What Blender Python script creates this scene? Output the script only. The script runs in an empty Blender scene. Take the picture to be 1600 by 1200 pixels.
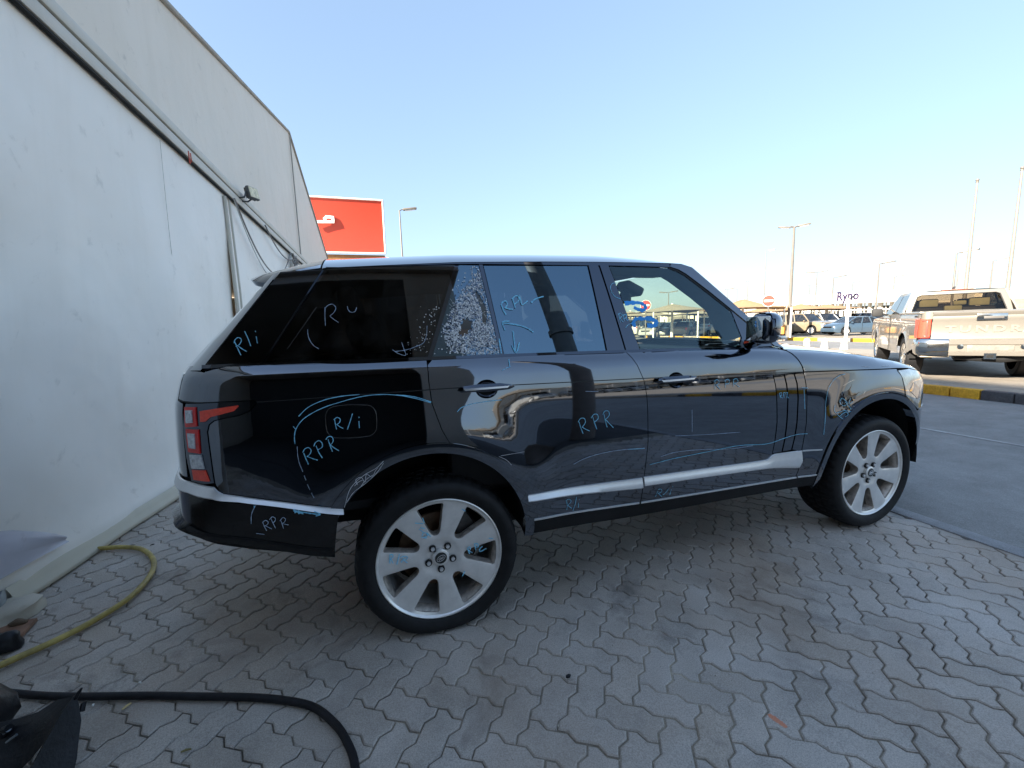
import bpy, bmesh, math, random, bisect
import numpy as np
from mathutils import Vector, Matrix, Quaternion
from mathutils.geometry import delaunay_2d_cdt
R_ = math.radians
scene = bpy.context.scene
COL = scene.collection
random.seed(7)

# ------------------------------------------------------------------ camera
CAM_POS = Vector((-0.22066187, -1.88733174, 1.43982729))
CAM_F = 660.387 / 1600.0
_yaw, _pit, _rol = 0.305997455, 0.133503830, -0.0313220126
_F = Vector((math.sin(_yaw) * math.cos(_pit), math.cos(_yaw) * math.cos(_pit), -math.sin(_pit)))
_R0 = Vector((math.cos(_yaw), -math.sin(_yaw), 0)); _U0 = _R0.cross(_F)
_R = _R0 * math.cos(_rol) + _U0 * math.sin(_rol)
_U = -_R0 * math.sin(_rol) + _U0 * math.cos(_rol)
cam_d = bpy.data.cameras.new('camera')
cam = bpy.data.objects.new('camera', cam_d); COL.objects.link(cam)
cam.matrix_world = Matrix(((_R.x, _U.x, -_F.x, CAM_POS.x), (_R.y, _U.y, -_F.y, CAM_POS.y), (_R.z, _U.z, -_F.z, CAM_POS.z), (0, 0, 0, 1)))
cam_d.sensor_width = 36.0
cam_d.lens = 36.0 * CAM_F
cam_d.clip_start = 0.05
cam_d.clip_end = 3000
scene.camera = cam

# ------------------------------------------------------------------ world, sun, exposure
SUN_EL = R_(24.0)
SUN_H = Vector((-0.93, -0.37, 0.0)).normalized()
world = bpy.data.worlds.new('World'); scene.world = world
world.use_nodes = True
wn = world.node_tree
sky = wn.nodes.new('ShaderNodeTexSky'); sky.sky_type = 'NISHITA'
sky.sun_disc = False
sky.sun_elevation = SUN_EL
sky.sun_rotation = math.atan2(SUN_H.x, SUN_H.y)
sky.altitude = 0.0
sky.air_density = 1.0
sky.dust_density = 1.2
sky.ozone_density = 2.0
bg = wn.nodes['Background']
bg.inputs['Strength'].default_value = 0.135
gm = wn.nodes.new('ShaderNodeGamma'); gm.inputs['Gamma'].default_value = 0.50       # the sensor's compressed sky range
wn.links.new(sky.outputs['Color'], gm.inputs['Color'])
tn = wn.nodes.new('ShaderNodeMix'); tn.data_type = 'RGBA'; tn.blend_type = 'MULTIPLY'; tn.inputs[0].default_value = 1.0
wn.links.new(gm.outputs['Color'], tn.inputs[6]); tn.inputs[7].default_value = (0.478, 0.550, 0.632, 1)
wn.links.new(tn.outputs[2], bg.inputs['Color'])
sun_d = bpy.data.lights.new('sun', 'SUN')
sun_d.energy = 2.4
sun_d.angle = R_(0.53)
sun_d.color = (1.0, 0.90, 0.76)
sun_o = bpy.data.objects.new('sun', sun_d); COL.objects.link(sun_o)
sv = SUN_H * math.cos(SUN_EL) + Vector((0, 0, math.sin(SUN_EL)))
sun_o.rotation_euler = sv.to_track_quat('Z', 'Y').to_euler()
sun_o.location = (-30, -20, 30)
scene.view_settings.view_transform = 'Standard'
scene.view_settings.look = 'None'
scene.view_settings.gamma = 1.0
scene.view_settings.exposure = 2.88
scene.view_settings.use_curve_mapping = False
scene.cycles.max_bounces = 10
scene.cycles.transparent_max_bounces = 16
scene.cycles.caustics_reflective = False
scene.cycles.caustics_refractive = False

# ------------------------------------------------------------------ helpers
OFF = {}
def at(px, py, dist):
    """point seen at a pixel of the 1600x1200 photograph, at a horizontal distance"""
    d = _F + _R * ((px - 800) / 660.387) - _U * ((py - 600) / 660.387)
    return CAM_POS + d * (dist / math.hypot(d.x, d.y))

def tag(o, label=None, cat=None, group=None, kind=None):
    if label: o['label'] = label
    if cat: o['category'] = cat
    if group: o['group'] = group
    if kind: o['kind'] = kind
    return o

def thing(name, label, cat, loc=(0, 0, 0), rotz=0.0, group=None, worldbuilt=False):
    o = bpy.data.objects.new(name, None); COL.objects.link(o)
    o.empty_display_size = 0.2
    o.location = loc; o.rotation_euler = (0, 0, rotz)
    tag(o, label, cat, group)
    OFF[o.name] = Vector(loc) if worldbuilt else Vector((0, 0, 0))
    return o

def finish(me, mat, angle=35, normals=None, smooth=True):
    if mat: me.materials.append(mat)
    if smooth:
        me.polygons.foreach_set('use_smooth', [True] * len(me.polygons))
        if normals is not None:
            me.normals_split_custom_set_from_vertices(normals)
        elif angle is not None:
            me.set_sharp_from_angle(angle=R_(angle))

def make(name, verts, faces, mat, parent=None, angle=35, normals=None, smooth=True, label=None):
    off = OFF.get(parent.name, Vector((0, 0, 0))) if parent else None
    vs = [Vector(v) for v in verts]
    if parent is None:
        lo = Vector((min(v.x for v in vs), min(v.y for v in vs), min(v.z for v in vs)))
        hi = Vector((max(v.x for v in vs), max(v.y for v in vs), max(v.z for v in vs)))
        off = Vector(((lo.x + hi.x) / 2, (lo.y + hi.y) / 2, lo.z))
    vs = [v - off for v in vs]
    me = bpy.data.meshes.new(name)
    me.from_pydata(vs, [], faces)
    me.validate(verbose=False)
    me.update()
    if normals is not None and len(me.vertices) != len(vs): normals = None
    finish(me, mat, angle, normals, smooth)
    o = bpy.data.objects.new(name, me); COL.objects.link(o)
    if parent:
        o.parent = parent
    else:
        o.location = off
    OFF[o.name] = off
    if label: o['label'] = label
    return o

def copy_tree(o, parent=None):
    c = o.copy(); COL.objects.link(c)
    OFF[c.name] = OFF.get(o.name, Vector((0, 0, 0)))
    if parent: c.parent = parent
    for ch in list(o.children): copy_tree(ch, c)
    return c

class MB:
    """collects simple solids into one mesh"""
    def __init__(s): s.v = []; s.f = []
    def add(s, v, f):
        n = len(s.v); s.v += [tuple(p) for p in v]; s.f += [tuple(i + n for i in q) for q in f]; return s
    def box(s, c, d, rot=None, bev=0.0):
        x, y, z = d[0] / 2, d[1] / 2, d[2] / 2
        if bev > 0:
            bm = bmesh.new(); bmesh.ops.create_cube(bm, size=1.0)
            for v in bm.verts: v.co = Vector((v.co.x * d[0], v.co.y * d[1], v.co.z * d[2]))
            bmesh.ops.bevel(bm, geom=bm.edges[:], offset=bev, segments=2, profile=0.5, affect='EDGES')
            bm.verts.index_update()
            vs = [v.co.copy() for v in bm.verts]; fs = [[v.index for v in f.verts] for f in bm.faces]; bm.free()
        else:
            vs = [Vector((a * x, b * y, e * z)) for a in (-1, 1) for b in (-1, 1) for e in (-1, 1)]
            fs = [(0, 1, 3, 2), (4, 6, 7, 5), (0, 4, 5, 1), (2, 3, 7, 6), (0, 2, 6, 4), (1, 5, 7, 3)]
        m = rot if rot is not None else Matrix.Identity(3)
        return s.add([m @ v + Vector(c) for v in vs], fs)
    def cyl(s, p0, p1, r0, r1=None, n=12, caps=True):
        p0, p1 = Vector(p0), Vector(p1); r1 = r0 if r1 is None else r1
        q = (p1 - p0).to_track_quat('Z', 'Y')
        vs = []; fs = []
        for p, r in ((p0, r0), (p1, r1)):
            for i in range(n):
                a = 2 * math.pi * i / n
                vs.append(p + q @ Vector((r * math.cos(a), r * math.sin(a), 0)))
        for i in range(n):
            j = (i + 1) % n; fs.append((i, j, n + j, n + i))
        if caps: fs += [tuple(range(n - 1, -1, -1)), tuple(range(n, 2 * n))]
        return s.add(vs, fs)
    def tube(s, pts, r, n=8, caps=True):
        pts = [Vector(p) for p in pts]; m = len(pts)
        rr = r if isinstance(r, (list, tuple)) else [r] * m
        vs = []; fs = []; up = None
        for i, p in enumerate(pts):
            t = (pts[min(i + 1, m - 1)] - pts[max(i - 1, 0)]).normalized()
            if up is None:
                up = Vector((0, 0, 1)) if abs(t.z) < .9 else Vector((1, 0, 0))
            a = t.cross(up).normalized(); up = a.cross(t).normalized()
            for k in range(n):
                w = 2 * math.pi * k / n
                vs.append(p + (a * math.cos(w) + up * math.sin(w)) * rr[i])
        for i in range(m - 1):
            for k in range(n):
                l = (k + 1) % n
                fs.append((i * n + k, i * n + l, (i + 1) * n + l, (i + 1) * n + k))
        if caps: fs += [tuple(range(n - 1, -1, -1)), tuple(range((m - 1) * n, m * n))]
        return s.add(vs, fs)
    def lathe(s, prof, c, axis='y', n=48, close=False):
        """prof: (radius, along) pairs; axis letter"""
        vs = []; fs = []; m = len(prof); c = Vector(c)
        for (r, h) in prof:
            for i in range(n):
                a = 2 * math.pi * i / n; u, w = r * math.cos(a), r * math.sin(a)
                vs.append(c + (Vector((u, h, w)) if axis == 'y' else Vector((u, w, h))))
        for k in range(m - 1):
            for i in range(n):
                j = (i + 1) % n
                q = (k * n + i, k * n + j, (k + 1) * n + j, (k + 1) * n + i)
                fs.append(q if axis == 'z' else q[::-1])
        return s.add(vs, fs)
    def prism(s, poly, axis, a, b):
        """polygon in the two other axes, extruded along axis from a to b"""
        n = len(poly)
        def mk(u, w, h):
            return {'x': (h, u, w), 'y': (u, h, w), 'z': (u, w, h)}[axis]
        vs = [mk(u, w, a) for u, w in poly] + [mk(u, w, b) for u, w in poly]
        fs = [tuple(range(n)), tuple(range(2 * n - 1, n - 1, -1))]
        fs += [(i, n + i, n + (i + 1) % n, (i + 1) % n) for i in range(n)]
        return s.add(vs, fs)
    def grid(s, rows):
        n = len(rows[0]); vs = [p for r in rows for p in r]; fs = []
        for i in range(len(rows) - 1):
            for j in range(n - 1):
                fs.append((i * n + j, i * n + j + 1, (i + 1) * n + j + 1, (i + 1) * n + j))
        return s.add(vs, fs)
    def build(s, name, mat, parent=None, angle=35, smooth=True, label=None, fixn=False):
        o = make(name, s.v, s.f, mat, parent, angle, None, smooth, label)
        if fixn:
            bm = bmesh.new(); bm.from_mesh(o.data)
            bmesh.ops.recalc_face_normals(bm, faces=bm.faces[:]); bm.to_mesh(o.data); bm.free()
        return o

# ------------------------------------------------------------------ materials
MATS = {}
def new_mat(name):
    m = bpy.data.materials.new(name); m.use_nodes = True
    nt = m.node_tree; return m, nt, nt.nodes['Principled BSDF']

def lnk(nt, a, b): nt.links.new(a, b)
def noise(nt, scale, detail=4, rough=.55, vec=None, dist=0.0):
    n = nt.nodes.new('ShaderNodeTexNoise'); n.inputs['Scale'].default_value = scale
    n.inputs['Detail'].default_value = detail; n.inputs['Roughness'].default_value = rough
    n.inputs['Distortion'].default_value = dist
    if vec is not None: lnk(nt, vec, n.inputs['Vector'])
    return n
def ramp(nt, fac, stops):
    r = nt.nodes.new('ShaderNodeValToRGB'); e = r.color_ramp.elements
    while len(e) < len(stops): e.new(0.5)
    for i, (p, c) in enumerate(stops):
        e[i].position = p; e[i].color = (c[0], c[1], c[2], 1) if not isinstance(c, (int, float)) else (c, c, c, 1)
    lnk(nt, fac, r.inputs['Fac']); return r
def mixc(nt, fac, a, b, mode='MIX'):
    m = nt.nodes.new('ShaderNodeMix'); m.data_type = 'RGBA'; m.blend_type = mode
    for sock, val in ((m.inputs[0], fac), (m.inputs[6], a), (m.inputs[7], b)):
        if hasattr(val, 'links') or hasattr(val, 'is_linked'): lnk(nt, val, sock)
        elif isinstance(val, (int, float)): sock.default_value = val
        else: sock.default_value = (val[0], val[1], val[2], 1)
    return m.outputs[2]
def mathn(nt, op, a, b=0.0, clamp=False):
    m = nt.nodes.new('ShaderNodeMath'); m.operation = op; m.use_clamp = clamp
    for i, val in enumerate((a, b)):
        if hasattr(val, 'is_linked'): lnk(nt, val, m.inputs[i])
        else: m.inputs[i].default_value = val
    return m.outputs[0]
def bump(nt, bs, height, strength=.3, dist=.01):
    b = nt.nodes.new('ShaderNodeBump'); b.inputs['Strength'].default_value = strength
    b.inputs['Distance'].default_value = dist; lnk(nt, height, b.inputs['Height'])
    lnk(nt, b.outputs['Normal'], bs.inputs['Normal']); return b
def wpos(nt):
    g = nt.nodes.new('ShaderNodeNewGeometry'); return g.outputs['Position']

def M(name, col, rough=.5, metal=0.0, coat=0.0, spec=.5, var=.12, vscale=6.0, bmp=0.0, bscale=60.0, emit=None):
    if name in MATS: return MATS[name]
    m, nt, bs = new_mat(name)
    bs.inputs['Roughness'].default_value = rough; bs.inputs['Metallic'].default_value = metal
    bs.inputs['Coat Weight'].default_value = coat; bs.inputs['Coat Roughness'].default_value = .03
    bs.inputs['Specular IOR Level'].default_value = spec
    tc = nt.nodes.new('ShaderNodeTexCoord')
    n = noise(nt, vscale, 5, .6, tc.outputs['Object'])
    lo = [c * (1 - var) for c in col]; hi = [min(1, c * (1 + var)) for c in col]
    r = ramp(nt, n.outputs['Fac'], [(.3, lo), (.7, hi)])
    lnk(nt, r.outputs['Color'], bs.inputs['Base Color'])
    if bmp > 0:
        n2 = noise(nt, bscale, 4, .6, tc.outputs['Object']); bump(nt, bs, n2.outputs['Fac'], bmp, .005)
    if emit:
        bs.inputs['Emission Color'].default_value = (*col, 1); bs.inputs['Emission Strength'].default_value = emit
    MATS[name] = m; return m

def glass_mat(name, tint, ior=1.5, gloss=0.0, dirt=0.0, film=(1, 1, 1)):
    if name in MATS: return MATS[name]
    m, nt, bs = new_mat(name); nt.nodes.remove(bs)
    out = nt.nodes['Material Output']
    tr = nt.nodes.new('ShaderNodeBsdfTransparent'); tr.inputs['Color'].default_value = (*tint, 1)
    gl = nt.nodes.new('ShaderNodeBsdfGlossy'); gl.inputs['Roughness'].default_value = gloss; gl.inputs['Color'].default_value = (*film, 1)
    fr = nt.nodes.new('ShaderNodeFresnel'); fr.inputs['IOR'].default_value = ior
    mx = nt.nodes.new('ShaderNodeMixShader')
    gb = nt.nodes.new('ShaderNodeNewGeometry')                       # same reflectance from both sides of the thin pane
    io = mathn(nt, 'ADD', ior, mathn(nt, 'MULTIPLY', gb.outputs['Backfacing'], 1.0 / ior - ior)); lnk(nt, io, fr.inputs['IOR'])
    lnk(nt, fr.outputs[0], mx.inputs[0]); lnk(nt, tr.outputs[0], mx.inputs[1]); lnk(nt, gl.outputs[0], mx.inputs[2])
    last = mx.outputs[0]
    if dirt > 0:
        df = nt.nodes.new('ShaderNodeBsdfDiffuse'); df.inputs['Color'].default_value = (.45, .42, .38, 1)
        tc = nt.nodes.new('ShaderNodeTexCoord')
        n1 = noise(nt, 9, 6, .7, tc.outputs['Object'])
        f = ramp(nt, n1.outputs['Fac'], [(.45, 0.0), (.8, dirt)])
        m2 = nt.nodes.new('ShaderNodeMixShader')
        lnk(nt, f.outputs['Color'], m2.inputs[0]); lnk(nt, last, m2.inputs[1]); lnk(nt, df.outputs[0], m2.inputs[2]); last = m2.outputs[0]
    lnk(nt, last, out.inputs['Surface'])
    MATS[name] = m; return m
# ------------------------------------------------------------------ ground materials
def ground_mat(name, base, dark, scale=1.0, rough=.9, bmp=.35, fine=180.0):
    m, nt, bs = new_mat(name); p = wpos(nt)
    a = noise(nt, .35 * scale, 6, .6, p); b = noise(nt, 3.0 * scale, 6, .65, p); c = noise(nt, fine, 3, .7, p)
    r1 = ramp(nt, a.outputs['Fac'], [(.3, dark), (.68, base)])
    r2 = ramp(nt, b.outputs['Fac'], [(.25, .72), (.75, 1.12)])
    r3 = ramp(nt, c.outputs['Fac'], [(.3, .72), (.7, 1.25)])
    x = mixc(nt, 1.0, r1.outputs['Color'], r2.outputs['Color'], 'MULTIPLY')
    x = mixc(nt, 1.0, x, r3.outputs['Color'], 'MULTIPLY')
    lnk(nt, x, bs.inputs['Base Color']); bs.inputs['Roughness'].default_value = rough
    bs.inputs['Specular IOR Level'].default_value = .3
    bump(nt, bs, c.outputs['Fac'], bmp, .006)
    MATS[name] = m; return m
m_asph = ground_mat('asphalt', (.30, .295, .285), (.21, .207, .20), 1.0, .85, .6, 130)
m_tan = ground_mat('sandy_concrete', (.40, .345, .27), (.32, .275, .215), .6)
m_slab = ground_mat('paving_concrete', (.40, .35, .285), (.33, .285, .235), 1.6)
m_mortar = ground_mat('joint_sand', (.55, .48, .38), (.085, .078, .068), 4.5, .95, .8, 260)
m_kerbc = ground_mat('kerb_concrete', (.34, .34, .345), (.26, .26, .27), 3.0)

def brick_material():
    m, nt, bs = new_mat('paver_concrete'); p = wpos(nt)
    g = nt.nodes.new('ShaderNodeNewGeometry'); oi = nt.nodes.new('ShaderNodeObjectInfo')
    rnd = mathn(nt, 'FRACT', mathn(nt, 'ADD', mathn(nt, 'MULTIPLY', g.outputs['Random Per Island'], 3.7), mathn(nt, 'MULTIPLY', oi.outputs['Random'], 5.3)))
    col = ramp(nt, rnd, [(.0, (.40, .36, .315)), (.3, (.42, .385, .345)), (.55, (.445, .41, .372)), (.8, (.455, .415, .37)), (1, (.41, .36, .305))])
    big = noise(nt, .55, 5, .6, p); med = noise(nt, 3.2, 6, .65, p); fin = noise(nt, 220, 3, .7, p)
    blot = noise(nt, 1.6, 6, .7, p, .6)
    x = mixc(nt, 1.0, col.outputs['Color'], ramp(nt, big.outputs['Fac'], [(.32, (.80, .77, .74)), (.65, (1.1, 1.1, 1.12))]).outputs['Color'], 'MULTIPLY')
    x = mixc(nt, 1.0, x, ramp(nt, med.outputs['Fac'], [(.25, .66), (.5, 1.0), (.78, 1.16)]).outputs['Color'], 'MULTIPLY')
    x = mixc(nt, ramp(nt, blot.outputs['Fac'], [(.575, 0.0), (.70, .6)]).outputs['Color'], x, (.085, .08, .078))
    x = mixc(nt, 1.0, x, ramp(nt, fin.outputs['Fac'], [(.3, .66), (.7, 1.3)]).outputs['Color'], 'MULTIPLY')
    warm = noise(nt, .9, 4, .6, p, .3)
    x = mixc(nt, ramp(nt, warm.outputs['Fac'], [(.48, 0.0), (.68, .45)]).outputs['Color'], x, (.30, .22, .155))
    # pale specks and dust
    sp = nt.nodes.new('ShaderNodeTexVoronoi'); sp.inputs['Scale'].default_value = 34; lnk(nt, p, sp.inputs['Vector'])
    spk = ramp(nt, sp.outputs['Distance'], [(.045, .8), (.085, 0.0)])
    msk = noise(nt, 4.0, 3, .6, p)
    f = mathn(nt, 'MULTIPLY', spk.outputs['Color'], ramp(nt, msk.outputs['Fac'], [(.5, 0.0), (.68, 1.0)]).outputs['Color'])
    x = mixc(nt, f, x, (.62, .60, .55))
    # orange paint spilt over two pavers
    mp = nt.nodes.new('ShaderNodeMapping'); mp.vector_type = 'TEXTURE'
    mp.inputs['Location'].default_value = (1.075, -.885, 0); mp.inputs['Rotation'].default_value = (0, 0, R_(-72)); mp.inputs['Scale'].default_value = (.10, .026, 1)
    nz = noise(nt, 26, 4, .6, p)
    vv = nt.nodes.new('ShaderNodeVectorMath'); vv.operation = 'LENGTH'
    lnk(nt, p, mp.inputs['Vector']); lnk(nt, mp.outputs[0], vv.inputs[0])
    d = mathn(nt, 'ADD', vv.outputs['Value'], mathn(nt, 'MULTIPLY', nz.outputs['Fac'], 1.3))
    x = mixc(nt, ramp(nt, d, [(.95, .8), (1.25, 0.0)]).outputs['Color'], x, (.62, .20, .09))
    lnk(nt, x, bs.inputs['Base Color'])
    rr = ramp(nt, med.outputs['Fac'], [(.3, .42), (.7, .74)]); lnk(nt, rr.outputs['Color'], bs.inputs['Roughness'])
    bs.inputs['Specular IOR Level'].default_value = .4
    hsum = mathn(nt, 'ADD', mathn(nt, 'MULTIPLY', fin.outputs['Fac'], .5), noise(nt, 40, 4, .6, p).outputs['Fac'])
    bump(nt, bs, hsum, .5, .004)
    return m
m_brick = brick_material()

# ------------------------------------------------------------------ ground, road, pavement
def sheet(name, poly, z, mat, parent=None, kind='structure', label=None, thick=None):
    if thick:
        b = MB(); b.prism(poly, 'z', z - thick, z); o = b.build(name, mat, parent, fixn=True)
    else:
        o = make(name, [(x, y, z) for x, y in poly], [tuple(range(len(poly)))], mat, parent)
    if kind: o['kind'] = kind
    if label: o['label'] = label
    return o
g = sheet('ground', [(-700, -700), (900, -700), (900, 900), (-700, 900)], -.05, m_tan); tag(g, 'wide sandy concrete ground of the car park', 'ground')
road = sheet('road', [(3.44, -60), (9.36, -60), (9.36, 60), (3.44, 60)], -.012, m_asph); tag(road, 'grey asphalt lane beside the paved apron', 'road')
road2 = sheet('road', [(18.6, -60), (27.6, -60), (25.0, 60), (18.6, 60)], -.02, m_asph); ry = sheet('yard', [(-30, -60), (3.43, -60), (3.43, -2.9), (-30, -2.9)], -.011, ground_mat('dark_asphalt', (.075, .075, .078), (.05, .05, .052), 1.0, .9, .5, 120)); tag(ry, 'dark asphalt yard behind the photographer', 'yard')  # yard sheet is a much darker asphalt than the lanes
tag(road2, 'grey asphalt lane beyond the pickup', 'road')
pl = MB()
pl.box((6.38, 1.1, -.0085), (.07, 5.5, .003), Matrix.Rotation(R_(1.2), 3, 'Z'))
pl.build('lane_line', ground_mat('worn_road_paint', (.42, .42, .41), (.26, .255, .25), 9, .8, .3, 90), road)

pave = make('pavement', [(-9, -2.9, -.0125), (3.44, -2.9, -.0125), (3.44, 40, -.0125), (-9, 40, -.0125)], [(0, 1, 2, 3)], m_mortar)
tag(pave, 'apron of interlocking grey zigzag pavers under the black car', 'pavement', kind='structure')
PITCH = .1115
E1 = Vector((math.cos(R_(-45)), math.sin(R_(-45)), 0)); E2 = Vector((math.cos(R_(45)), math.sin(R_(45)), 0))
PO = E2 * -.0185
def brick_mesh(vertical):
    A = .0100
    def ue(p, q, rev=False):                                 # the zigzag of one unit edge from p to q
        if p[1] == q[1]:
            s = 1 if q[0] > p[0] else -1
            pts = [(0, 0), (.31, A), (.66, -A)] if s > 0 else [(1, 0), (.66, -A), (.31, A)]
            x0 = min(p[0], q[0]); return [((x0 + t) * PITCH, p[1] * PITCH + o) for t, o in pts]
        s = 1 if q[1] > p[1] else -1
        pts = [(0, 0), (.34, -A), (.69, A)] if s > 0 else [(1, 0), (.69, A), (.34, -A)]
        y0 = min(p[1], q[1]); return [(p[0] * PITCH + o, (y0 + t) * PITCH) for t, o in pts]
    w, h = (1, 2) if vertical else (2, 1)
    cs = [(i, 0) for i in range(w)] + [(w, j) for j in range(h)] + [(w - i, h) for i in range(w)] + [(0, h - j) for j in range(h)]
    poly = []
    for a, b in zip(cs, cs[1:] + cs[:1]): poly += ue(a, b)
    n = len(poly)
    def inset(pl_, d):
        out = []
        for i in range(n):
            a, b, c = Vector(pl_[i - 1]), Vector(pl_[i]), Vector(pl_[(i + 1) % n])
            n1 = Vector((-(b - a).y, (b - a).x)).normalized(); n2 = Vector((-(c - b).y, (c - b).x)).normalized()
            k = (n1 + n2); k = k / max(.35, k.dot(n1)) if k.length > 1e-6 else n1
            out.append(b + k * d)
        return out
    p1 = inset(poly, .0026); p2 = inset(poly, .0070)
    cx, cy = w * PITCH / 2, h * PITCH / 2
    def W(q, z): v = E1 * (q[0] - cx) + E2 * (q[1] - cy); return (v.x, v.y, z)
    vs = [W(q, -.016) for q in p1] + [W(q, -.0042) for q in p1] + [W(q, 0.0) for q in p2]
    fs = []
    for k in (0, 1):
        for i in range(n):
            j = (i + 1) % n; fs.append((k * n + i, k * n + j, (k + 1) * n + j, (k + 1) * n + i))
    fs.append(tuple(range(2 * n, 3 * n)))
    return vs, fs
BR = {v: brick_mesh(v) for v in (False, True)}
BME = {}
for v in (False, True):
    me = bpy.data.meshes.new('brick'); me.from_pydata(BR[v][0], [], BR[v][1]); me.update()
    me.materials.append(m_brick); BME[v] = me
cells = []
for i in range(-60, 61):
    for j in range(-60, 61):
        k = (i - j) % 4
        if k not in (0, 3): continue
        vert = k == 3
        c = PO + E1 * ((i + (.5 if vert else 1)) * PITCH) + E2 * ((j + (1 if vert else .5)) * PITCH)
        if not (-2.9 < c.x < 3.36 and -2.7 < c.y < 5.2): continue
        if c.x < -2.35 and c.y > .9: continue
        d = c - CAM_POS; zf = d.dot(_F)
        if zf > .2:
            px = 800 + 660.4 * d.dot(_R) / zf; py = 600 - 660.4 * d.dot(_U) / zf
            vis = -40 < px < 1640 and -40 < py < 1250
        else: vis = False
        if c.y > .35 and -.5 < c.x < 2.9: vis = False
        cells.append((0 if vis else 1, d.length, c, vert))
cells.sort(key=lambda t: (t[0], t[1]))
rb = random.Random(11)
stuff = MB()
for n_, (nv, dl, c, vert) in enumerate(cells):
    z = rb.gauss(0, .0012) - .0005; tx, ty = rb.gauss(0, .006), rb.gauss(0, .006); rz = rb.gauss(0, .006)
    # settled ground: slow waves
    z += .004 * math.sin(c.x * 1.7 + .6) * math.sin(c.y * 2.1) - .003
    z = min(z, .002)
    if n_ < 300:
        o = bpy.data.objects.new('brick', BME[vert]); COL.objects.link(o)
        o.parent = pave; o.location = c + Vector((0, 0, z)) - OFF[pave.name]
        o.rotation_euler = (tx, ty, rz)
    else:
        e = Matrix.Rotation(rz, 3, 'Z') @ Matrix.Rotation(ty, 3, 'Y') @ Matrix.Rotation(tx, 3, 'X')
        stuff.add([e @ Vector(v) + c + Vector((0, 0, z)) for v in BR[vert][0]], BR[vert][1])
so = make('bricks', stuff.v, stuff.f, m_brick, pave, smooth=False); so['kind'] = 'stuff'
bs_ = MB(); bs_.box((3.385, 13, -.06), (.125, 54, .13), None, .006)
o = bs_.build('border_strip', m_kerbc, pave)

# kerb of painted blocks along the near edge of the parking island
m_yel = ground_mat('kerb_yellow_paint', (.72, .40, .03), (.50, .26, .03), 5, .7, .5, 60)
m_blk = ground_mat('kerb_black_paint', (.055, .055, .065), (.10, .10, .105), 5, .7, .5, 60)
m_kwh = ground_mat('kerb_pale_paint', (.50, .42, .33), (.38, .32, .26), 5, .7, .5, 60)
def kerb(label, p0, p1, ncol, seglen, first, h=.15, w=.16, pal=None):
    p0, p1 = Vector((*p0, 0)), Vector((*p1, 0)); L = (p1 - p0).length; u = (p1 - p0) / L
    ang = math.atan2(u.y, u.x); n = int(L / seglen)
    k = thing('kerb', label, 'kerb', p0, 0, worldbuilt=True)
    pal = pal or (m_yel, m_blk)
    for i in range(n):
        c = p0 + u * (seglen * (i + .5))
        b = MB(); b.box((c.x, c.y, h / 2 - .03), (seglen - .012, w, h + .06), Matrix.Rotation(ang, 3, 'Z'), .018)
        b.build('kerb_block', pal[((i + first) // ncol) % 2], k)
    return k
kerb('yellow and black painted kerb along the near edge of the pickup island', (9.44, -10), (9.44, 22), 3, .40, 5)
isl = sheet('parking_island', [(9.52, -30), (18.5, -30), (18.5, 30), (9.52, 30)], .125, m_slab, thick=.2); tag(isl, 'tan paved island on which the silver pickup stands', 'pavement')
kp = [at(1212, 526, 33), at(1396, 533, 30)]
KA = Vector((26.6, 22.0)); KB = Vector((27.2, 6.0))
kerb('far yellow and pale painted kerb beyond the second lane', (26.2, 36), (27.6, -14), 2, 1.0, 0, .16, .25, (m_yel, m_kwh))
# ------------------------------------------------------------------ marquee (white gable wall on the left)
def fabric_mat(name, col, dirt, vs=1.0, rough=.55):
    m, nt, bs = new_mat(name); p = wpos(nt)
    a = noise(nt, .6 * vs, 6, .6, p); b = noise(nt, 5 * vs, 7, .7, p, .4)
    mp = nt.nodes.new('ShaderNodeMapping'); mp.inputs['Scale'].default_value = (3, 3, .35); lnk(nt, p, mp.inputs['Vector'])
    st = noise(nt, 1.6, 5, .65, mp.outputs[0])
    x = mixc(nt, ramp(nt, a.outputs['Fac'], [(.4, 0.0), (.75, .35)]).outputs['Color'], col, dirt)
    x = mixc(nt, ramp(nt, st.outputs['Fac'], [(.5, 0.0), (.8, .28)]).outputs['Color'], x, dirt)
    x = mixc(nt, ramp(nt, b.outputs['Fac'], [(.60, 0.0), (.78, .5)]).outputs['Color'], x, [c * .6 for c in dirt])
    # splash of soil near the ground
    sx = nt.nodes.new('ShaderNodeSeparateXYZ'); lnk(nt, p, sx.inputs[0])
    lo = ramp(nt, sx.outputs['Z'], [(0.0, .55), (.16, 0.0)])
    x = mixc(nt, lo.outputs['Color'], x, (.36, .31, .22))
    lnk(nt, x, bs.inputs['Base Color']); bs.inputs['Roughness'].default_value = rough
    w = noise(nt, 1.3, 3, .5, p); f = noise(nt, 400, 2, .5, p)
    bump(nt, bs, mathn(nt, 'ADD', mathn(nt, 'MULTIPLY', w.outputs['Fac'], 6.0), mathn(nt, 'MULTIPLY', f.outputs['Fac'], .12)), .35, .02)
    MATS[name] = m; return m
m_fab = fabric_mat('white_tarpaulin', (.93, .89, .82), (.74, .70, .62))
m_fab2 = fabric_mat('beige_canvas', (.78, .70, .59), (.63, .56, .45), 1.3)
m_cord = M('grey_cord', (.35, .33, .30), .7)
m_dark = M('gap_shade', (.02, .02, .02), .9)
m_galv = M('galvanised_pipe', (.42, .47, .52), .35, .85, var=.25, vscale=18)

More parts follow.
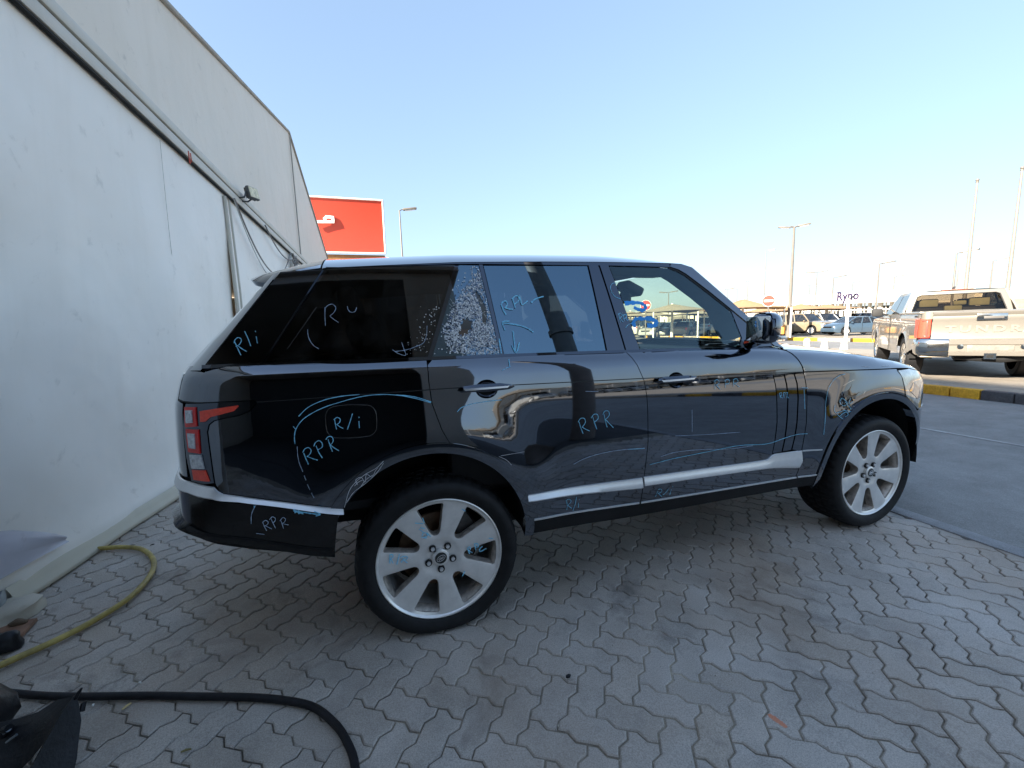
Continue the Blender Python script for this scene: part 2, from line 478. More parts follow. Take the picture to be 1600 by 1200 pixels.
XT = -1.95
tent = thing('marquee', 'large white fabric marquee with beige gable on the left', 'tent', (XT, 10.6, 0), 0, worldbuilt=True)
def bottom_x(y):
    return np.interp(y, [-1.3, .2, 1.08, 2.0, 2.9, 4.7, 7, 23], [-2.42, -2.36, -2.263, -2.155, -2.05, -1.985, -1.96, -1.95])
EAVE = 3.33
def top_z(y): return 6.47 - .252 * abs(y - 10.6)
rw = random.Random(5)
ys = list(np.linspace(-1.25, 4.74, 52))
rows = []
for k in range(27):
    t = k / 26; z0 = t * (EAVE + .04)
    r = []
    for y in ys:
        z = z0
        if y < 1.0 and t < .2: z = z0 + .30 * min(1, (1.0 - y) / .5) * (1 - t / .2)       # corner of the curtain lifted off the ground
        xb = bottom_x(y); x = xb + (XT - .03 - xb) * min(1, t * 1.02) ** .9
        x += .030 * math.sin(y * 2.1 + 1.3 * math.sin(t * 4)) * math.sin(t * math.pi) + .010 * math.sin(y * 5 + t * 11) * math.sin(t * math.pi) + .006 * math.sin(y * 11 - t * 23 + 2 * math.sin(y * 3)) * math.sin(t * math.pi)
        if t < .08 and y > 1.0: x += .05 * (1 - t / .08)
        r.append((x, y, z))
    rows.append(r)
MB().grid(rows).build('wall_panel', m_fab, tent, angle=None)
ys2 = list(np.linspace(4.70, 22.4, 60)); rows = []
for k in range(14):
    t = k / 13; rows.append([(XT - .035 + .012 * math.sin(y * 2.4 + t * 3) * math.sin(t * math.pi), y, max(.02, t * (EAVE + .04))) for y in ys2])
MB().grid(rows).build('wall_panel', m_fab, tent, angle=None)
# skirt fold lying on the paving along the foot of the wall
rows = []
for y in np.linspace(1.0, 4.6, 40):
    xb = bottom_x(y); q = .006 * math.sin(y * 6)
    rows.append([(xb + .035 + q, y, .115), (xb + .052 + q, y, .075), (xb + .062 + q, y, .03), (xb + .085 + q, y, .012), (xb + .05, y, .006)])
MB().grid(rows).build('skirt', fabric_mat('soiled_skirt', (.62, .58, .47), (.42, .37, .28)), tent, angle=None)
# gable band above the eave
rows = []
for y in np.concatenate([np.linspace(-1.7, 10.6, 40), np.linspace(10.7, 22.9, 30)]):
    tz = top_z(y); rows.append([(XT - .01 + .02 * math.sin(y * 1.1) * math.sin(math.pi * t), y, EAVE + .08 + (tz - EAVE - .08) * t) for t in np.linspace(0, 1, 9)])
MB().grid(rows).build('gable_panel', m_fab2, tent, angle=None)
b = MB()
for t0, t1 in ((-1.7, 10.6), (10.6, 22.9)):
    b.tube([(XT + .005, y, top_z(y) + .01) for y in np.linspace(t0, t1, 14)], .028, 8)
b.build('gable_edge', M('edge_webbing', (.40, .38, .34), .8), tent)
b = MB(); b.box((XT + .005, 10.6, EAVE), (.036, 24.4, .10), None, .012); b.box((XT + .012, 10.6, EAVE + .10), (.05, 24.4, .09), None, .015); b.build('eave_beam', fabric_mat('beam_cover', (.64, .60, .52), (.42, .39, .33), 2), tent)
b = MB(); b.box((XT - .004, 10.6, EAVE - .060), (.03, 24.2, .014)); b.build('eave_shade', m_dark, tent)  # solid dark strip, its colour standing for the shade under the beam
b = MB(); b.tube([(XT + .015, 10.6, EAVE), (XT + .015, 10.6, 6.4)], .016, 6); b.build('seam', m_cord, tent)
b = MB()
b.tube([(XT - .005, 4.68, EAVE - .1), (XT - .0, 4.67, 2.0), (XT + .01, 4.66, 1.0), (XT - .0, 4.68, .03)], .022, 8)
b.tube([(XT - .005, 4.86, EAVE - .1), (XT + .01, 4.84, 2.0), (XT - .0, 4.78, .8), (XT - .0, 4.75, .03)], .014, 8)
b.build('seam', fabric_mat('seam_tape', (.55, .52, .45), (.4, .37, .3)), tent)
def wallx(y, z):
    xb = bottom_x(y); t = min(1, z / (EAVE + .04)); return xb + (XT - .03 - xb) * min(1, t * 1.02) ** .9
b = MB(); b.tube([(wallx(2.99, z) + .012, 2.99 + .02 * math.sin(z * 2), z) for z in np.linspace(.3, EAVE - .1, 12)], .0022, 5); b.build('seam', M('faint_cord', (.52, .50, .46), .8), tent)
# rest of the tent: roof, back gable, side walls, floor frame
X1 = -26
b = MB()
b.grid([[(x, y, top_z(y) - .02 + (0.02 if x > -3 else 0)) for y in (-1.7, 10.6, 22.9)] for x in (XT - .03, X1)])
b.build('roof', m_fab2, tent)
b = MB(); b.grid([[(X1, -1.5, 0), (X1, 22.8, 0)], [(X1, -1.5, 3.3), (X1, 22.8, 3.3)]]); b.build('wall_panel', m_fab, tent)
b = MB()
b.grid([[(x, -1.45 + .03 * math.sin(x * 3), z) for x in np.linspace(XT - .5, X1, 40)] for z in (0.02, 1.2, 2.4, 3.38)])
b.build('side_wall', m_fab, tent, angle=None)
b = MB(); b.grid([[(x, 22.6, z) for x in (XT - .1, X1)] for z in (0.0, 3.3)]); b.build('side_wall', m_fab, tent, angle=None)
b = MB()
b.cyl((-2.47, .93, 0), (-2.36, .93, EAVE), .055, None, 14); b.box((-2.46, .93, .02), (.34, .30, .03), None, .004)
b.cyl((-2.52, .80, .10), (-2.20, .92, .09), .05, None, 14)
b.build('frame_pole', m_galv, tent)
# patch of sheeting hung over the foot of the wall at the frame edge
rows = []
for i, (y, zt, zb) in enumerate([(.55, .62, .20), (.8, .52, .20), (1.05, .42, .195), (1.25, .31, .19), (1.37, .225, .188)]):
    rows.append([(wallx(y, zt + (zb - zt) * t) + .035 + .02 * t + .01 * math.sin(6 * t + y * 5), y, zt + (zb - zt) * t) for t in np.linspace(0, 1, 6)])
MB().grid(rows).build('loose_flap', fabric_mat('grey_sheeting', (.52, .52, .58), (.40, .38, .40), 2, .35), tent, angle=None)

# floodlight on the eave
fl = thing('floodlight', 'small square floodlight clamped on the marquee eave beam', 'floodlight', (XT + .06, 5.32, EAVE + .05), 0, worldbuilt=True)
rot = Matrix.Rotation(R_(-28), 3, 'Z') @ Matrix.Rotation(R_(-12), 3, 'Y')
c = Vector((XT + .17, 5.38, EAVE + .15))
b = MB(); b.box(c, (.05, .19, .17), rot, .010)
for k in range(6): b.box(c + rot @ Vector((-.045, (k - 2.5) * .029, 0)), (.03, .007, .15), rot)
b.build('housing', M('floodlight_grey', (.09, .09, .09), .5), fl)
b = MB(); b.box(c + rot @ Vector((.0275, 0, 0)), (.006, .165, .145), rot); b.build('lens', M('floodlight_lens', (.75, .66, .42), .15, coat=.5, var=.3, vscale=30), fl)
b = MB(); b.tube([(XT + .03, 5.24, EAVE + .04), (XT + .10, 5.22, EAVE + .05), c + rot @ Vector((-.02, -.10, 0))], .012, 6); b.tube([(XT + .03, 5.40, EAVE + .04), (XT + .08, 5.46, EAVE + .05), c + rot @ Vector((-.02, .10, 0))], .012, 6); b.build('bracket', M('bracket_black', (.05, .05, .05), .5), fl)
def sag(p0, p1, d, n=22):
    p0, p1 = Vector(p0), Vector(p1)
    return [p0.lerp(p1, t) - Vector((0, 0, d * 4 * t * (1 - t))) + Vector((.02, 0, 0)) for t in np.linspace(0, 1, n)]
m_wire = M('wire_grey', (.22, .21, .20), .6)
for lab, p0, p1, d, r in (('long grey cable sagging under the eave from the floodlight', (XT + .02, 4.95, EAVE - .05), (XT + .02, 8.9, EAVE - .08), .72, .011),
                          ('short cable loop hanging close under the marquee eave', (XT + .03, 6.6, EAVE - .02), (XT + .03, 9.6, EAVE - .05), .28, .012),
                          ('thin pale cable hanging lowest on the marquee wall', (XT + .02, 4.9, EAVE - .06), (XT + .02, 9.0, EAVE - .1), .85, .007)):
    b = MB(); b.tube(sag(p0, p1, d), r, 6); o = b.build('cable', m_wire if 'thin' not in lab else M('wire_pale', (.5, .5, .48), .6)); tag(o, lab, 'cable', 'cables hanging from the marquee eave')
b = MB(); rc = random.Random(3)
for k in range(5):
    q = [(XT + .05 + .03 * rc.random(), 9.1 + .35 * math.sin(a * 2 + k) * .5 + rc.uniform(-.1, .5), EAVE - .25 - .12 * math.cos(a + k) + rc.uniform(-.05, .05)) for a in np.linspace(0, 5, 14)]
    b.tube(q, .011, 5)
o = b.build('cable_bundle', m_wire); tag(o, 'tangle of cable ends tied below the eave near the black car roof', 'cable')
b = MB(); b.box((XT + .07, 3.38, EAVE - .10), (.006, .018, .12)); b.box((XT + .07, 3.43, EAVE - .085), (.006, .012, .085)); o = b.build('ribbon', M('red_ribbon', (.55, .07, .03), .7)); tag(o, 'scrap of red ribbon tied below the marquee eave beam', 'ribbon')

# ------------------------------------------------------------------ workshop shed behind the photographer (mirrored in the car) and an added block to shade the apron
shed = thing('workshop_shed', 'tall open-fronted workshop shed behind the photographer', 'building', (-1, -6.4, 0), 0, worldbuilt=True)
SH = 5.3; YF = -3.9; XE = 1.05; XW = -5.5; XM = .27; YB = 4.5
m_sh = fabric_mat('shed_cladding', (.46, .40, .33), (.36, .31, .25)); m_shd = M('shed_interior', (.05, .05, .05), .9)
b = MB(); b.box(((XM + XE) / 2, YF, SH / 2), (XE - XM, .12, SH)); b.build('front_panel', m_sh, shed)
b = MB(); b.box((XE - .06, YF - YB / 2 - .06, SH / 2), (.12, YB - .12, SH)); b.build('side_wall', m_sh, shed)
b = MB(); b.box((XW + .06, YF - YB / 2 - .06, SH / 2), (.12, YB - .12, SH)); b.build('side_wall', m_sh, shed)
b = MB(); b.box(((XE + XW) / 2, YF - YB, SH / 2), (XE - XW, .12, SH)); b.build('back_wall', m_shd, shed)
b = MB(); b.box(((XE + XW) / 2, YF - YB / 2, SH + .07), (XE - XW + .3, YB + .4, .12)); b.build('roof', m_sh, shed)
b = MB(); b.box(((XW + XM) / 2, YF + .02, SH - .1), (XM - XW, .10, .2)); b.build('fascia', m_sh, shed)
b = MB(); b.box(((XE + XW) / 2, YF - YB / 2, -.004), (XE - XW - .2, YB - .2, .004)); b.build('floor', m_shd, shed)
sun_blocker = thing('sun_blocker', 'tall plain hall added unseen left of the marquee to shade the apron', 'building', (-36, -21, 0), 0, worldbuilt=True)  # added out of view, placed and sized to keep the sun off the apron
b = MB(); b.box((-36, -21, 8.5), (22, 48, 17.0)); b.build('wall', fabric_mat('sun_blocker_wall', (.55, .50, .43), (.45, .40, .33)), sun_blocker)
b = MB(); b.box((-36, -21, 17.08), (22.2, 48.2, .16)); b.build('roof', m_sh, sun_blocker)
# post and the row of sunlit canopies that the car's side mirrors
b = MB(); b.cyl((2.35, -3.2, 0), (2.35, -3.2, 6.2), .16, .14, 24); b.cyl((2.35, -3.2, 3.1), (2.35, -3.2, 3.2), .18, None, 24)
o = b.build('steel_post', M('post_brown', (.20, .17, .15), .6)); tag(o, 'dark steel post standing behind the photographer, mirrored in the car', 'post')
# ------------------------------------------------------------------ the body surface of the big car: s runs along the waist from tail to nose
YC=0.96
def catmull2(pts,n=24):
    out=[]
    m=len(pts)
    for i in range(m-1):
        p0=pts[max(i-1,0)];p1=pts[i];p2=pts[i+1];p3=pts[min(i+2,m-1)]
        # centripetal-ish: use chord scaled tangents
        def tan(a,b,c):
            d1=math.dist(a,b) or 1e-9; d2=math.dist(b,c) or 1e-9
            return [((b[k]-a[k])/d1*d2+(c[k]-b[k])/d2*d1)/(d1+d2) for k in (0,1)]
        L=math.dist(p1,p2)
        t1=tan(p0,p1,p2) if i>0 else [(p2[k]-p1[k])/L for k in (0,1)]
        t2=tan(p1,p2,p3) if i<m-2 else [(p2[k]-p1[k])/L for k in (0,1)]
        for j in range(n):
            t=j/n; h1=2*t**3-3*t*t+1;h2=t**3-2*t*t+t;h3=-2*t**3+3*t*t;h4=t**3-t*t
            out.append(tuple(h1*p1[k]+h2*L*t1[k]+h3*p2[k]+h4*L*t2[k] for k in (0,1)))
    out.append(tuple(pts[-1])); return out
PLAN=[(-1.203,.96),(-1.19,.66),(-1.15,.36),(-1.073,.19),(-.957,.088),(-.793,.034),(-.6,.011),(-.3,.0),(0.3,-.006),(1.5,-.008),(2.6,0.0),(3.05,.004),(3.28,.02),(3.44,.055),(3.57,.115),(3.675,.215),(3.745,.40),(3.78,.66),(3.79,.96)]
_pl=catmull2(PLAN,30)
_S=[0.]
for a,b in zip(_pl,_pl[1:]): _S.append(_S[-1]+math.dist(a,b))
# shift so s==x at x=0
_i=min(range(len(_pl)),key=lambda i:abs(_pl[i][0]))
_S=[v-_S[_i]+_pl[_i][0] for v in _S]
def interp(xs,ys,x):
    if x<=xs[0]: return ys[0]
    if x>=xs[-1]: return ys[-1]
    i=bisect.bisect(xs,x)-1; t=(x-xs[i])/(xs[i+1]-xs[i]); return ys[i]+t*(ys[i+1]-ys[i])
def PLN(s):
    s=min(max(s,_S[0]),_S[-1]); i=min(max(bisect.bisect(_S,s)-1,0),len(_S)-2)
    t=(s-_S[i])/(_S[i+1]-_S[i]); a,b=_pl[i],_pl[i+1]
    return a[0]+t*(b[0]-a[0]),a[1]+t*(b[1]-a[1])
def PN(s):
    h=.012; a=PLN(s-h); b=PLN(s+h); tx,ty=b[0]-a[0],b[1]-a[1]; L=math.hypot(tx,ty); return ty/L,-tx/L   # outward (to -y)
_TZ=[.30,.42,.52,.62,.72,.82,.95,1.05,1.12,1.17,1.22,1.30]
_TT=[-24,-12,-7,-4,-2,0,1.5,3.2,5,7,9,10]
_zz=[.25+.005*i for i in range(230)]
_dd=[0.]
for z in _zz[1:]: _dd.append(_dd[-1]+.005*math.tan(math.radians(interp(_TZ,_TT,z-.0025))))
_o=interp(_zz,_dd,.82)
def dbase(z): return interp(_zz,_dd,z)-_o
ZSX=[-1.2,-.6,.7,1.4,2.0,2.4,2.8,3.1,3.3,3.5,3.65,3.9]
ZSZ=[1.325,1.322,1.305,1.292,1.268,1.240,1.195,1.145,1.11,1.075,1.045,1.03]
def smooth(a,b,x):
    t=min(max((x-a)/(b-a),0),1); return t*t*(3-2*t)
def Zs(x):
    # smooth interpolation by averaging
    return sum(interp(ZSX,ZSZ,x+k*.06) for k in (-2,-1,0,1,2))/5
def shoulder(x,z):
    w=smooth(1.9,2.6,x); h=.075+.045*w; A=.045+.045*w
    u=(z-(Zs(x)-h))/h
    if u<=0: return 0.
    u=min(u,.985); return A*(1-math.sqrt(1-u*u))
RZ=[.40,.50,.56,.64,.66,.72,1.0,1.15,1.30]
RL=[.07,.01,-.01,-.01,.03,.035,.04,.045,.08]
FZ=[.3,.45,.6,.75,.85,.95,1.05,1.12]
FL=[.10,.02,.0,.0,.01,.035,.08,.14]
def bodyS(s,z,off=0.):
    x,y=PLN(s); nx,ny=PN(s)
    d=dbase(z)+shoulder(x,z)-off
    for cx,cz,r0,A,w in ((-.03,.44,.50,.024,.150),(2.93,.42,.52,.019,.115)):      # haunches over the wheels
        r=math.hypot(s-cx,z-cz)
        if r<r0+.5: d-=A*math.exp(-((r-r0)/w)**2)*smooth(cz-.25,cz+.15,z)
    wr=max(-nx,0)**1.3; wf=max(nx,0)**1.3
    d=d*(1-.5*(wr+wf))
    lx=wr*interp(RZ,RL,z)-wf*interp(FZ,FL,z)
    return (x-nx*d+lx,y-ny*d,z)
def yg(x,z):
    h=z-1.30
    y=.062+math.tan(math.radians(13.5))*h+.09*h*h
    y+=.10*max(-.15-x,0)**2+.03*max(x-1.0,0)**2
    return y
def glassS(x,z,off=0.):
    return (x,yg(x,z)-off,z)

CHALK=[('G',1,[[(-0.7755,1.4162),(-0.7657,1.3895),(-0.7541,1.3591)],[(-0.7777,1.4087),(-0.7732,1.4236),(-0.7614,1.4315),(-0.7512,1.4251),(-0.7528,1.4116),(-0.7621,1.3999),(-0.7724,1.3958)],[(-0.7641,1.3984),(-0.7487,1.3851),(-0.7318,1.3731)],[(-0.7367,1.4565),(-0.7249,1.4257),(-0.716,1.3951)],[(-0.6941,1.4337),(-0.6907,1.4055)],[(-0.697,1.4567),(-0.6957,1.4521)]]),('G',0.6,[[(-0.4214,1.55),(-0.4241,1.5099),(-0.4245,1.4701)],[(-0.4193,1.5484),(-0.406,1.5595),(-0.3909,1.5617),(-0.3787,1.5492),(-0.385,1.5291),(-0.4047,1.511)],[(-0.4032,1.5094),(-0.3868,1.4945),(-0.3709,1.4829)],[(-0.3306,1.5525),(-0.3278,1.5361),(-0.3184,1.5261),(-0.3014,1.5282),(-0.2926,1.546)],[(-0.4956,1.4564),(-0.4952,1.433),(-0.487,1.4054),(-0.4734,1.3854),(-0.4558,1.373)],[(0.0062,1.4575),(-0.0002,1.4156),(-0.0148,1.3828),(-0.0561,1.3638),(-0.0936,1.3531),(-0.1461,1.3474)],[(-0.1126,1.3867),(-0.1053,1.3577),(-0.0996,1.3289),(-0.1309,1.3385),(-0.155,1.3559)]]),('B',1,[[(-0.5485,1.1029),(-0.5182,1.131),(-0.452,1.1603),(-0.379,1.1725),(-0.3055,1.1748)],[(-0.5716,0.9895),(-0.5712,1.0204),(-0.5631,1.0505),(-0.5356,1.0865),(-0.4984,1.1103),(-0.4541,1.1297),(-0.3806,1.1494),(-0.2684,1.1682),(-0.1921,1.1665),(-0.0915,1.146),(-0.0087,1.1164)],[(-0.1535,1.1628),(-0.0754,1.1472),(-0.0061,1.1195)],[(-0.5728,1.0628),(-0.5633,1.049)],[(-0.4111,1.0771),(-0.4091,1.0557),(-0.4062,1.0358)],[(-0.4147,1.0774),(-0.3996,1.0854),(-0.3893,1.0774),(-0.3941,1.0622),(-0.4055,1.0554)],[(-0.4033,1.0552),(-0.3917,1.0446),(-0.3799,1.0371)],[(-0.3389,1.0965),(-0.3499,1.0659),(-0.3634,1.0316)],[(-0.3154,1.0628),(-0.3152,1.0332)],[(-0.3141,1.0809),(-0.3137,1.0761)]]),('B',1,[[(-0.5409,0.9486),(-0.5344,0.9243),(-0.5258,0.8995)],[(-0.5443,0.9513),(-0.5345,0.966),(-0.52,0.9692),(-0.5117,0.9573),(-0.5172,0.9421),(-0.5302,0.9317)],[(-0.528,0.933),(-0.5061,0.9211),(-0.4888,0.9136)],[(-0.491,0.9748),(-0.4825,0.9462),(-0.4702,0.921)],[(-0.4997,0.9733),(-0.492,0.9883),(-0.4772,0.9946),(-0.4667,0.9825),(-0.4679,0.9668),(-0.4845,0.9575)],[(-0.4425,0.9973),(-0.436,0.9689),(-0.4285,0.9442)],[(-0.4512,0.9966),(-0.4417,1.0075),(-0.4287,1.0069),(-0.4225,0.9936),(-0.4272,0.9799),(-0.4387,0.9716)],[(-0.4357,0.9728),(-0.4201,0.9584),(-0.4029,0.9453)]]),('B',0.5,[[(-0.564,0.9783),(-0.5645,0.9393),(-0.5608,0.9074),(-0.5497,0.8704)],[(-0.5462,0.8541),(-0.5408,0.8334)],[(-0.5365,0.8167),(-0.528,0.7913)],[(-0.5234,0.7784),(-0.5145,0.7567)],[(-0.7361,0.7523),(-0.7465,0.7373),(-0.756,0.718),(-0.7634,0.6738)],[(-0.7176,0.6752),(-0.7122,0.6555),(-0.7042,0.6379)],[(-0.719,0.6753),(-0.7059,0.6836),(-0.6968,0.6758),(-0.7009,0.6647),(-0.7122,0.6595)],[(-0.7086,0.6591),(-0.6841,0.6434)],[(-0.684,0.689),(-0.6779,0.6674),(-0.6699,0.6455)],[(-0.6902,0.6848),(-0.6776,0.6963),(-0.6673,0.6867),(-0.6714,0.6748),(-0.6804,0.6702)],[(-0.6465,0.6755),(-0.6382,0.6409)],[(-0.65,0.676),(-0.6359,0.6889),(-0.6282,0.6812),(-0.633,0.6693),(-0.6444,0.6626)],[(-0.6409,0.6621),(-0.6178,0.6546)],[(-0.7452,0.6308),(-0.7145,0.6225)]]),('B',1,[[(-0.7356,0.7571),(-0.7367,0.7476)],[(-0.5882,0.7255),(-0.5711,0.7166),(-0.5501,0.7087)],[(-0.5873,0.7204),(-0.568,0.7104),(-0.5505,0.7037)],[(-0.5499,0.7103),(-0.5251,0.7034),(-0.4909,0.6949)],[(-0.5099,0.7112),(-0.4894,0.6947),(-0.5059,0.6905)],[(-0.5824,0.7264),(-0.5811,0.7097)],[(-0.567,0.721),(-0.5672,0.7044)]]),('G',1.4,[[(0.343,1.386),(0.3443,1.3508),(0.3467,1.3157)],[(0.3732,1.546),(0.3794,1.5232),(0.3905,1.5004)],[(0.3703,1.546),(0.3821,1.5623),(0.3977,1.5657),(0.4035,1.5528),(0.3901,1.5321)],[(0.3877,1.5349),(0.4084,1.5272),(0.4291,1.525)],[(0.4344,1.5745),(0.4424,1.5312)],[(0.4315,1.5745),(0.4494,1.591),(0.4655,1.589),(0.4681,1.5742),(0.4403,1.5496)],[(0.4717,1.5974),(0.4746,1.5722),(0.4805,1.5472),(0.4941,1.5535),(0.5127,1.5662)],[(0.5291,1.5576),(0.5514,1.5733),(0.5988,1.5879)],[(0.5218,1.4109),(0.4954,1.4298),(0.4589,1.4445),(0.371,1.4604)],[(0.4032,1.4685),(0.3688,1.4649),(0.3766,1.4246)],[(0.4175,1.4206),(0.4172,1.3743),(0.4165,1.323)],[(0.4023,1.3527),(0.4195,1.3166),(0.4434,1.3643)]]),('B',1,[[(0.3745,1.2874),(0.3727,1.2536)],[(0.3772,1.2534),(0.3555,1.2477),(0.3337,1.2387)],[(0.1065,1.0655),(0.1236,1.081),(0.1542,1.0911),(0.233,1.0999),(0.3223,1.103)],[(0.719,0.9594),(0.7285,0.9255),(0.7403,0.8959)],[(0.7139,0.9581),(0.7276,0.9755),(0.748,0.9736),(0.7538,0.956),(0.7347,0.9296)],[(0.7338,0.9316),(0.7541,0.9182),(0.7767,0.9063)],[(0.7968,0.9755),(0.8065,0.9414),(0.8175,0.9116)],[(0.7873,0.9717),(0.8023,0.9892),(0.8211,0.9875),(0.827,0.9698),(0.8014,0.9466)],[(0.86,0.9839),(0.8668,0.9498),(0.8769,0.9151)],[(0.8526,0.9827),(0.8657,1.0005),(0.8848,0.9988),(0.8908,0.981),(0.8647,0.9548)],[(0.868,0.9564),(0.8911,0.933),(0.9134,0.9095)]]),('B',0.6,[[(0.6854,0.7439),(0.7265,0.76),(0.7891,0.7746),(0.8742,0.7838),(0.9834,0.7855),(1.1019,0.7784)],[(0.7604,1.1095),(0.8325,1.1031)]]),('G',1,[[(1.0319,1.655),(1.0092,1.655),(0.9915,1.6368),(0.9938,1.6066),(1.0129,1.5814),(1.0424,1.5711)],[(1.0156,1.4871),(1.0186,1.4459)],[(1.0096,1.4853),(1.0284,1.4948),(1.0376,1.4847),(1.0172,1.4675)],[(1.0187,1.4694),(1.0357,1.4474)],[(1.0426,1.4816),(1.0434,1.4521)],[(1.0403,1.4817),(1.0583,1.4862),(1.0575,1.4714),(1.0415,1.4649)],[(1.0616,1.4911),(1.062,1.4546),(1.0736,1.4612)],[(1.0469,1.4178),(1.0632,1.432),(1.0876,1.4401)]]),('G',5,[[(1.0618,1.5458),(1.1086,1.5492),(1.1658,1.5445),(1.1894,1.5289),(1.1796,1.5119),(1.141,1.5126),(1.1147,1.525)],[(1.1061,1.418),(1.0982,1.4359),(1.1095,1.4574),(1.1593,1.4621),(1.2231,1.4566),(1.2469,1.4399),(1.228,1.4243),(1.1809,1.4257)]]),('B',0.9,[[(1.5635,1.1082),(1.5622,1.0598)],[(1.5571,1.1066),(1.5804,1.1132),(1.5926,1.0959),(1.5691,1.0831)],[(1.5717,1.0829),(1.5994,1.0571)],[(1.6344,1.1065),(1.6359,1.0637)],[(1.6317,1.1056),(1.658,1.1101),(1.6639,1.0909),(1.6363,1.0835)],[(1.6933,1.1046),(1.6963,1.0635)],[(1.6907,1.1047),(1.716,1.1093),(1.7261,1.0918),(1.6993,1.0843)],[(1.702,1.0841),(1.7349,1.0607)],[(2.2158,1.0221),(2.2722,1.0145)],[(2.2355,1.0206),(2.2405,0.9581),(2.2489,0.889)],[(2.0385,1.0022),(2.0465,0.9739)],[(2.0357,1.0002),(2.0545,1.0031),(2.0548,0.9876),(2.0433,0.9852),(2.0641,0.9703)],[(2.0691,1.0031),(2.0757,0.9715)],[(2.0691,1.002),(2.0837,1.002),(2.0811,0.9866)],[(2.0895,1.0037),(2.0964,0.9676)],[(2.0896,1.0015),(2.1043,1.0004),(2.0988,0.9852),(2.1112,0.9664)],[(2.594,1.0819),(2.5449,1.0758),(2.4964,1.0558),(2.4493,1.0083),(2.4259,0.9313),(2.4211,0.8265),(2.4106,0.711)],[(2.5552,0.9324),(2.537,0.9126),(2.5623,0.8821),(2.5944,0.8935),(2.5759,0.9188),(2.5552,0.9324)],[(2.4994,0.8923),(2.4922,0.8611),(2.5181,0.8267),(2.5571,0.799)],[(2.5101,0.8417),(2.565,0.8509),(2.624,0.8407),(2.5583,0.8348),(2.5351,0.8203)],[(2.6249,0.9267),(2.611,0.8921),(2.6435,0.9013)],[(2.5642,0.8605),(2.6011,0.8212),(2.5771,0.8115)],[(2.5768,0.9069),(2.6276,0.8548)]]),('B',0.9,[[(1.1376,0.6818),(1.2912,0.6965),(1.4139,0.7022),(1.5406,0.7081),(1.7387,0.7171),(1.9928,0.7039),(2.0937,0.7211),(2.2128,0.7333),(2.2826,0.7291)],[(0.9978,0.7845),(1.1019,0.7771)]]),('B',0.5,[[(1.2063,0.7179),(1.2774,0.7299),(1.3503,0.7315),(1.501,0.7238),(1.6858,0.7046),(1.8503,0.7038)],[(1.2981,0.8243),(1.4964,0.81),(1.7464,0.7968)],[(1.4056,0.9597),(1.4078,0.8353)]]),('B',0.8,[[(0.6456,0.5569),(0.6508,0.527),(0.6499,0.5019)],[(0.6416,0.5555),(0.6599,0.5607),(0.6729,0.5462),(0.6529,0.5266)],[(0.655,0.5263),(0.6789,0.5043)],[(0.7034,0.565),(0.6976,0.5274),(0.687,0.4901)],[(0.7175,0.5293),(0.7168,0.503)],[(0.7208,0.5497),(0.721,0.5445)]]),('B',0.8,[[(1.2032,0.5193),(1.1965,0.5036),(1.1891,0.4856)],[(1.2024,0.5261),(1.2202,0.5278),(1.2304,0.5127),(1.2063,0.502)],[(1.2088,0.5016),(1.232,0.4807)],[(1.2722,0.5195),(1.256,0.5018),(1.2374,0.4855)],[(1.2924,0.5141),(1.2855,0.4833)],[(1.2989,0.5322),(1.3008,0.5263)]])]
# ------------------------------------------------------------------ panels cut from that surface
def inpoly(P, poly):
    x, y = P[:, 0], P[:, 1]; q = np.array(poly); n = len(q); r = np.zeros(len(P), bool); j = n - 1
    for i in range(n):
        xi, yi = q[i]; xj, yj = q[j]
        c = ((yi > y) != (yj > y)) & (x < (xj - xi) * (y - yi) / (yj - yi + 1e-12) + xi); r ^= c; j = i
    return r
def densify(poly, step):
    out = []
    for a, b in zip(poly, poly[1:] + poly[:1]):
        L = math.dist(a, b); k = max(1, int(math.ceil(L / step)))
        out += [(a[0] + (b[0] - a[0]) * t / k, a[1] + (b[1] - a[1]) * t / k) for t in range(k)]
    return out
def area(p): return sum(a[0] * b[1] - b[0] * a[1] for a, b in zip(p, p[1:] + p[:1])) / 2
def inset2(poly, d):
    n = len(poly); out = []
    for i in range(n):
        a, b, c = Vector(poly[i - 1]), Vector(poly[i]), Vector(poly[(i + 1) % n])
        if (b - a).length < 1e-7 or (c - b).length < 1e-7: out.append(tuple(b)); continue
        n1 = Vector((-(b - a).y, (b - a).x)).normalized(); n2 = Vector((-(c - b).y, (c - b).x)).normalized()
        k = n1 + n2; k = k / max(.5, k.dot(n1)) if k.length > 1e-6 else n1
        out.append(tuple(b + k * d))
    return out
def arc(cx, cz, r, a0, a1, n=20):
    return [(cx + r * math.cos(R_(a0 + (a1 - a0) * i / n)), cz + r * math.sin(R_(a0 + (a1 - a0) * i / n))) for i in range(n + 1)]
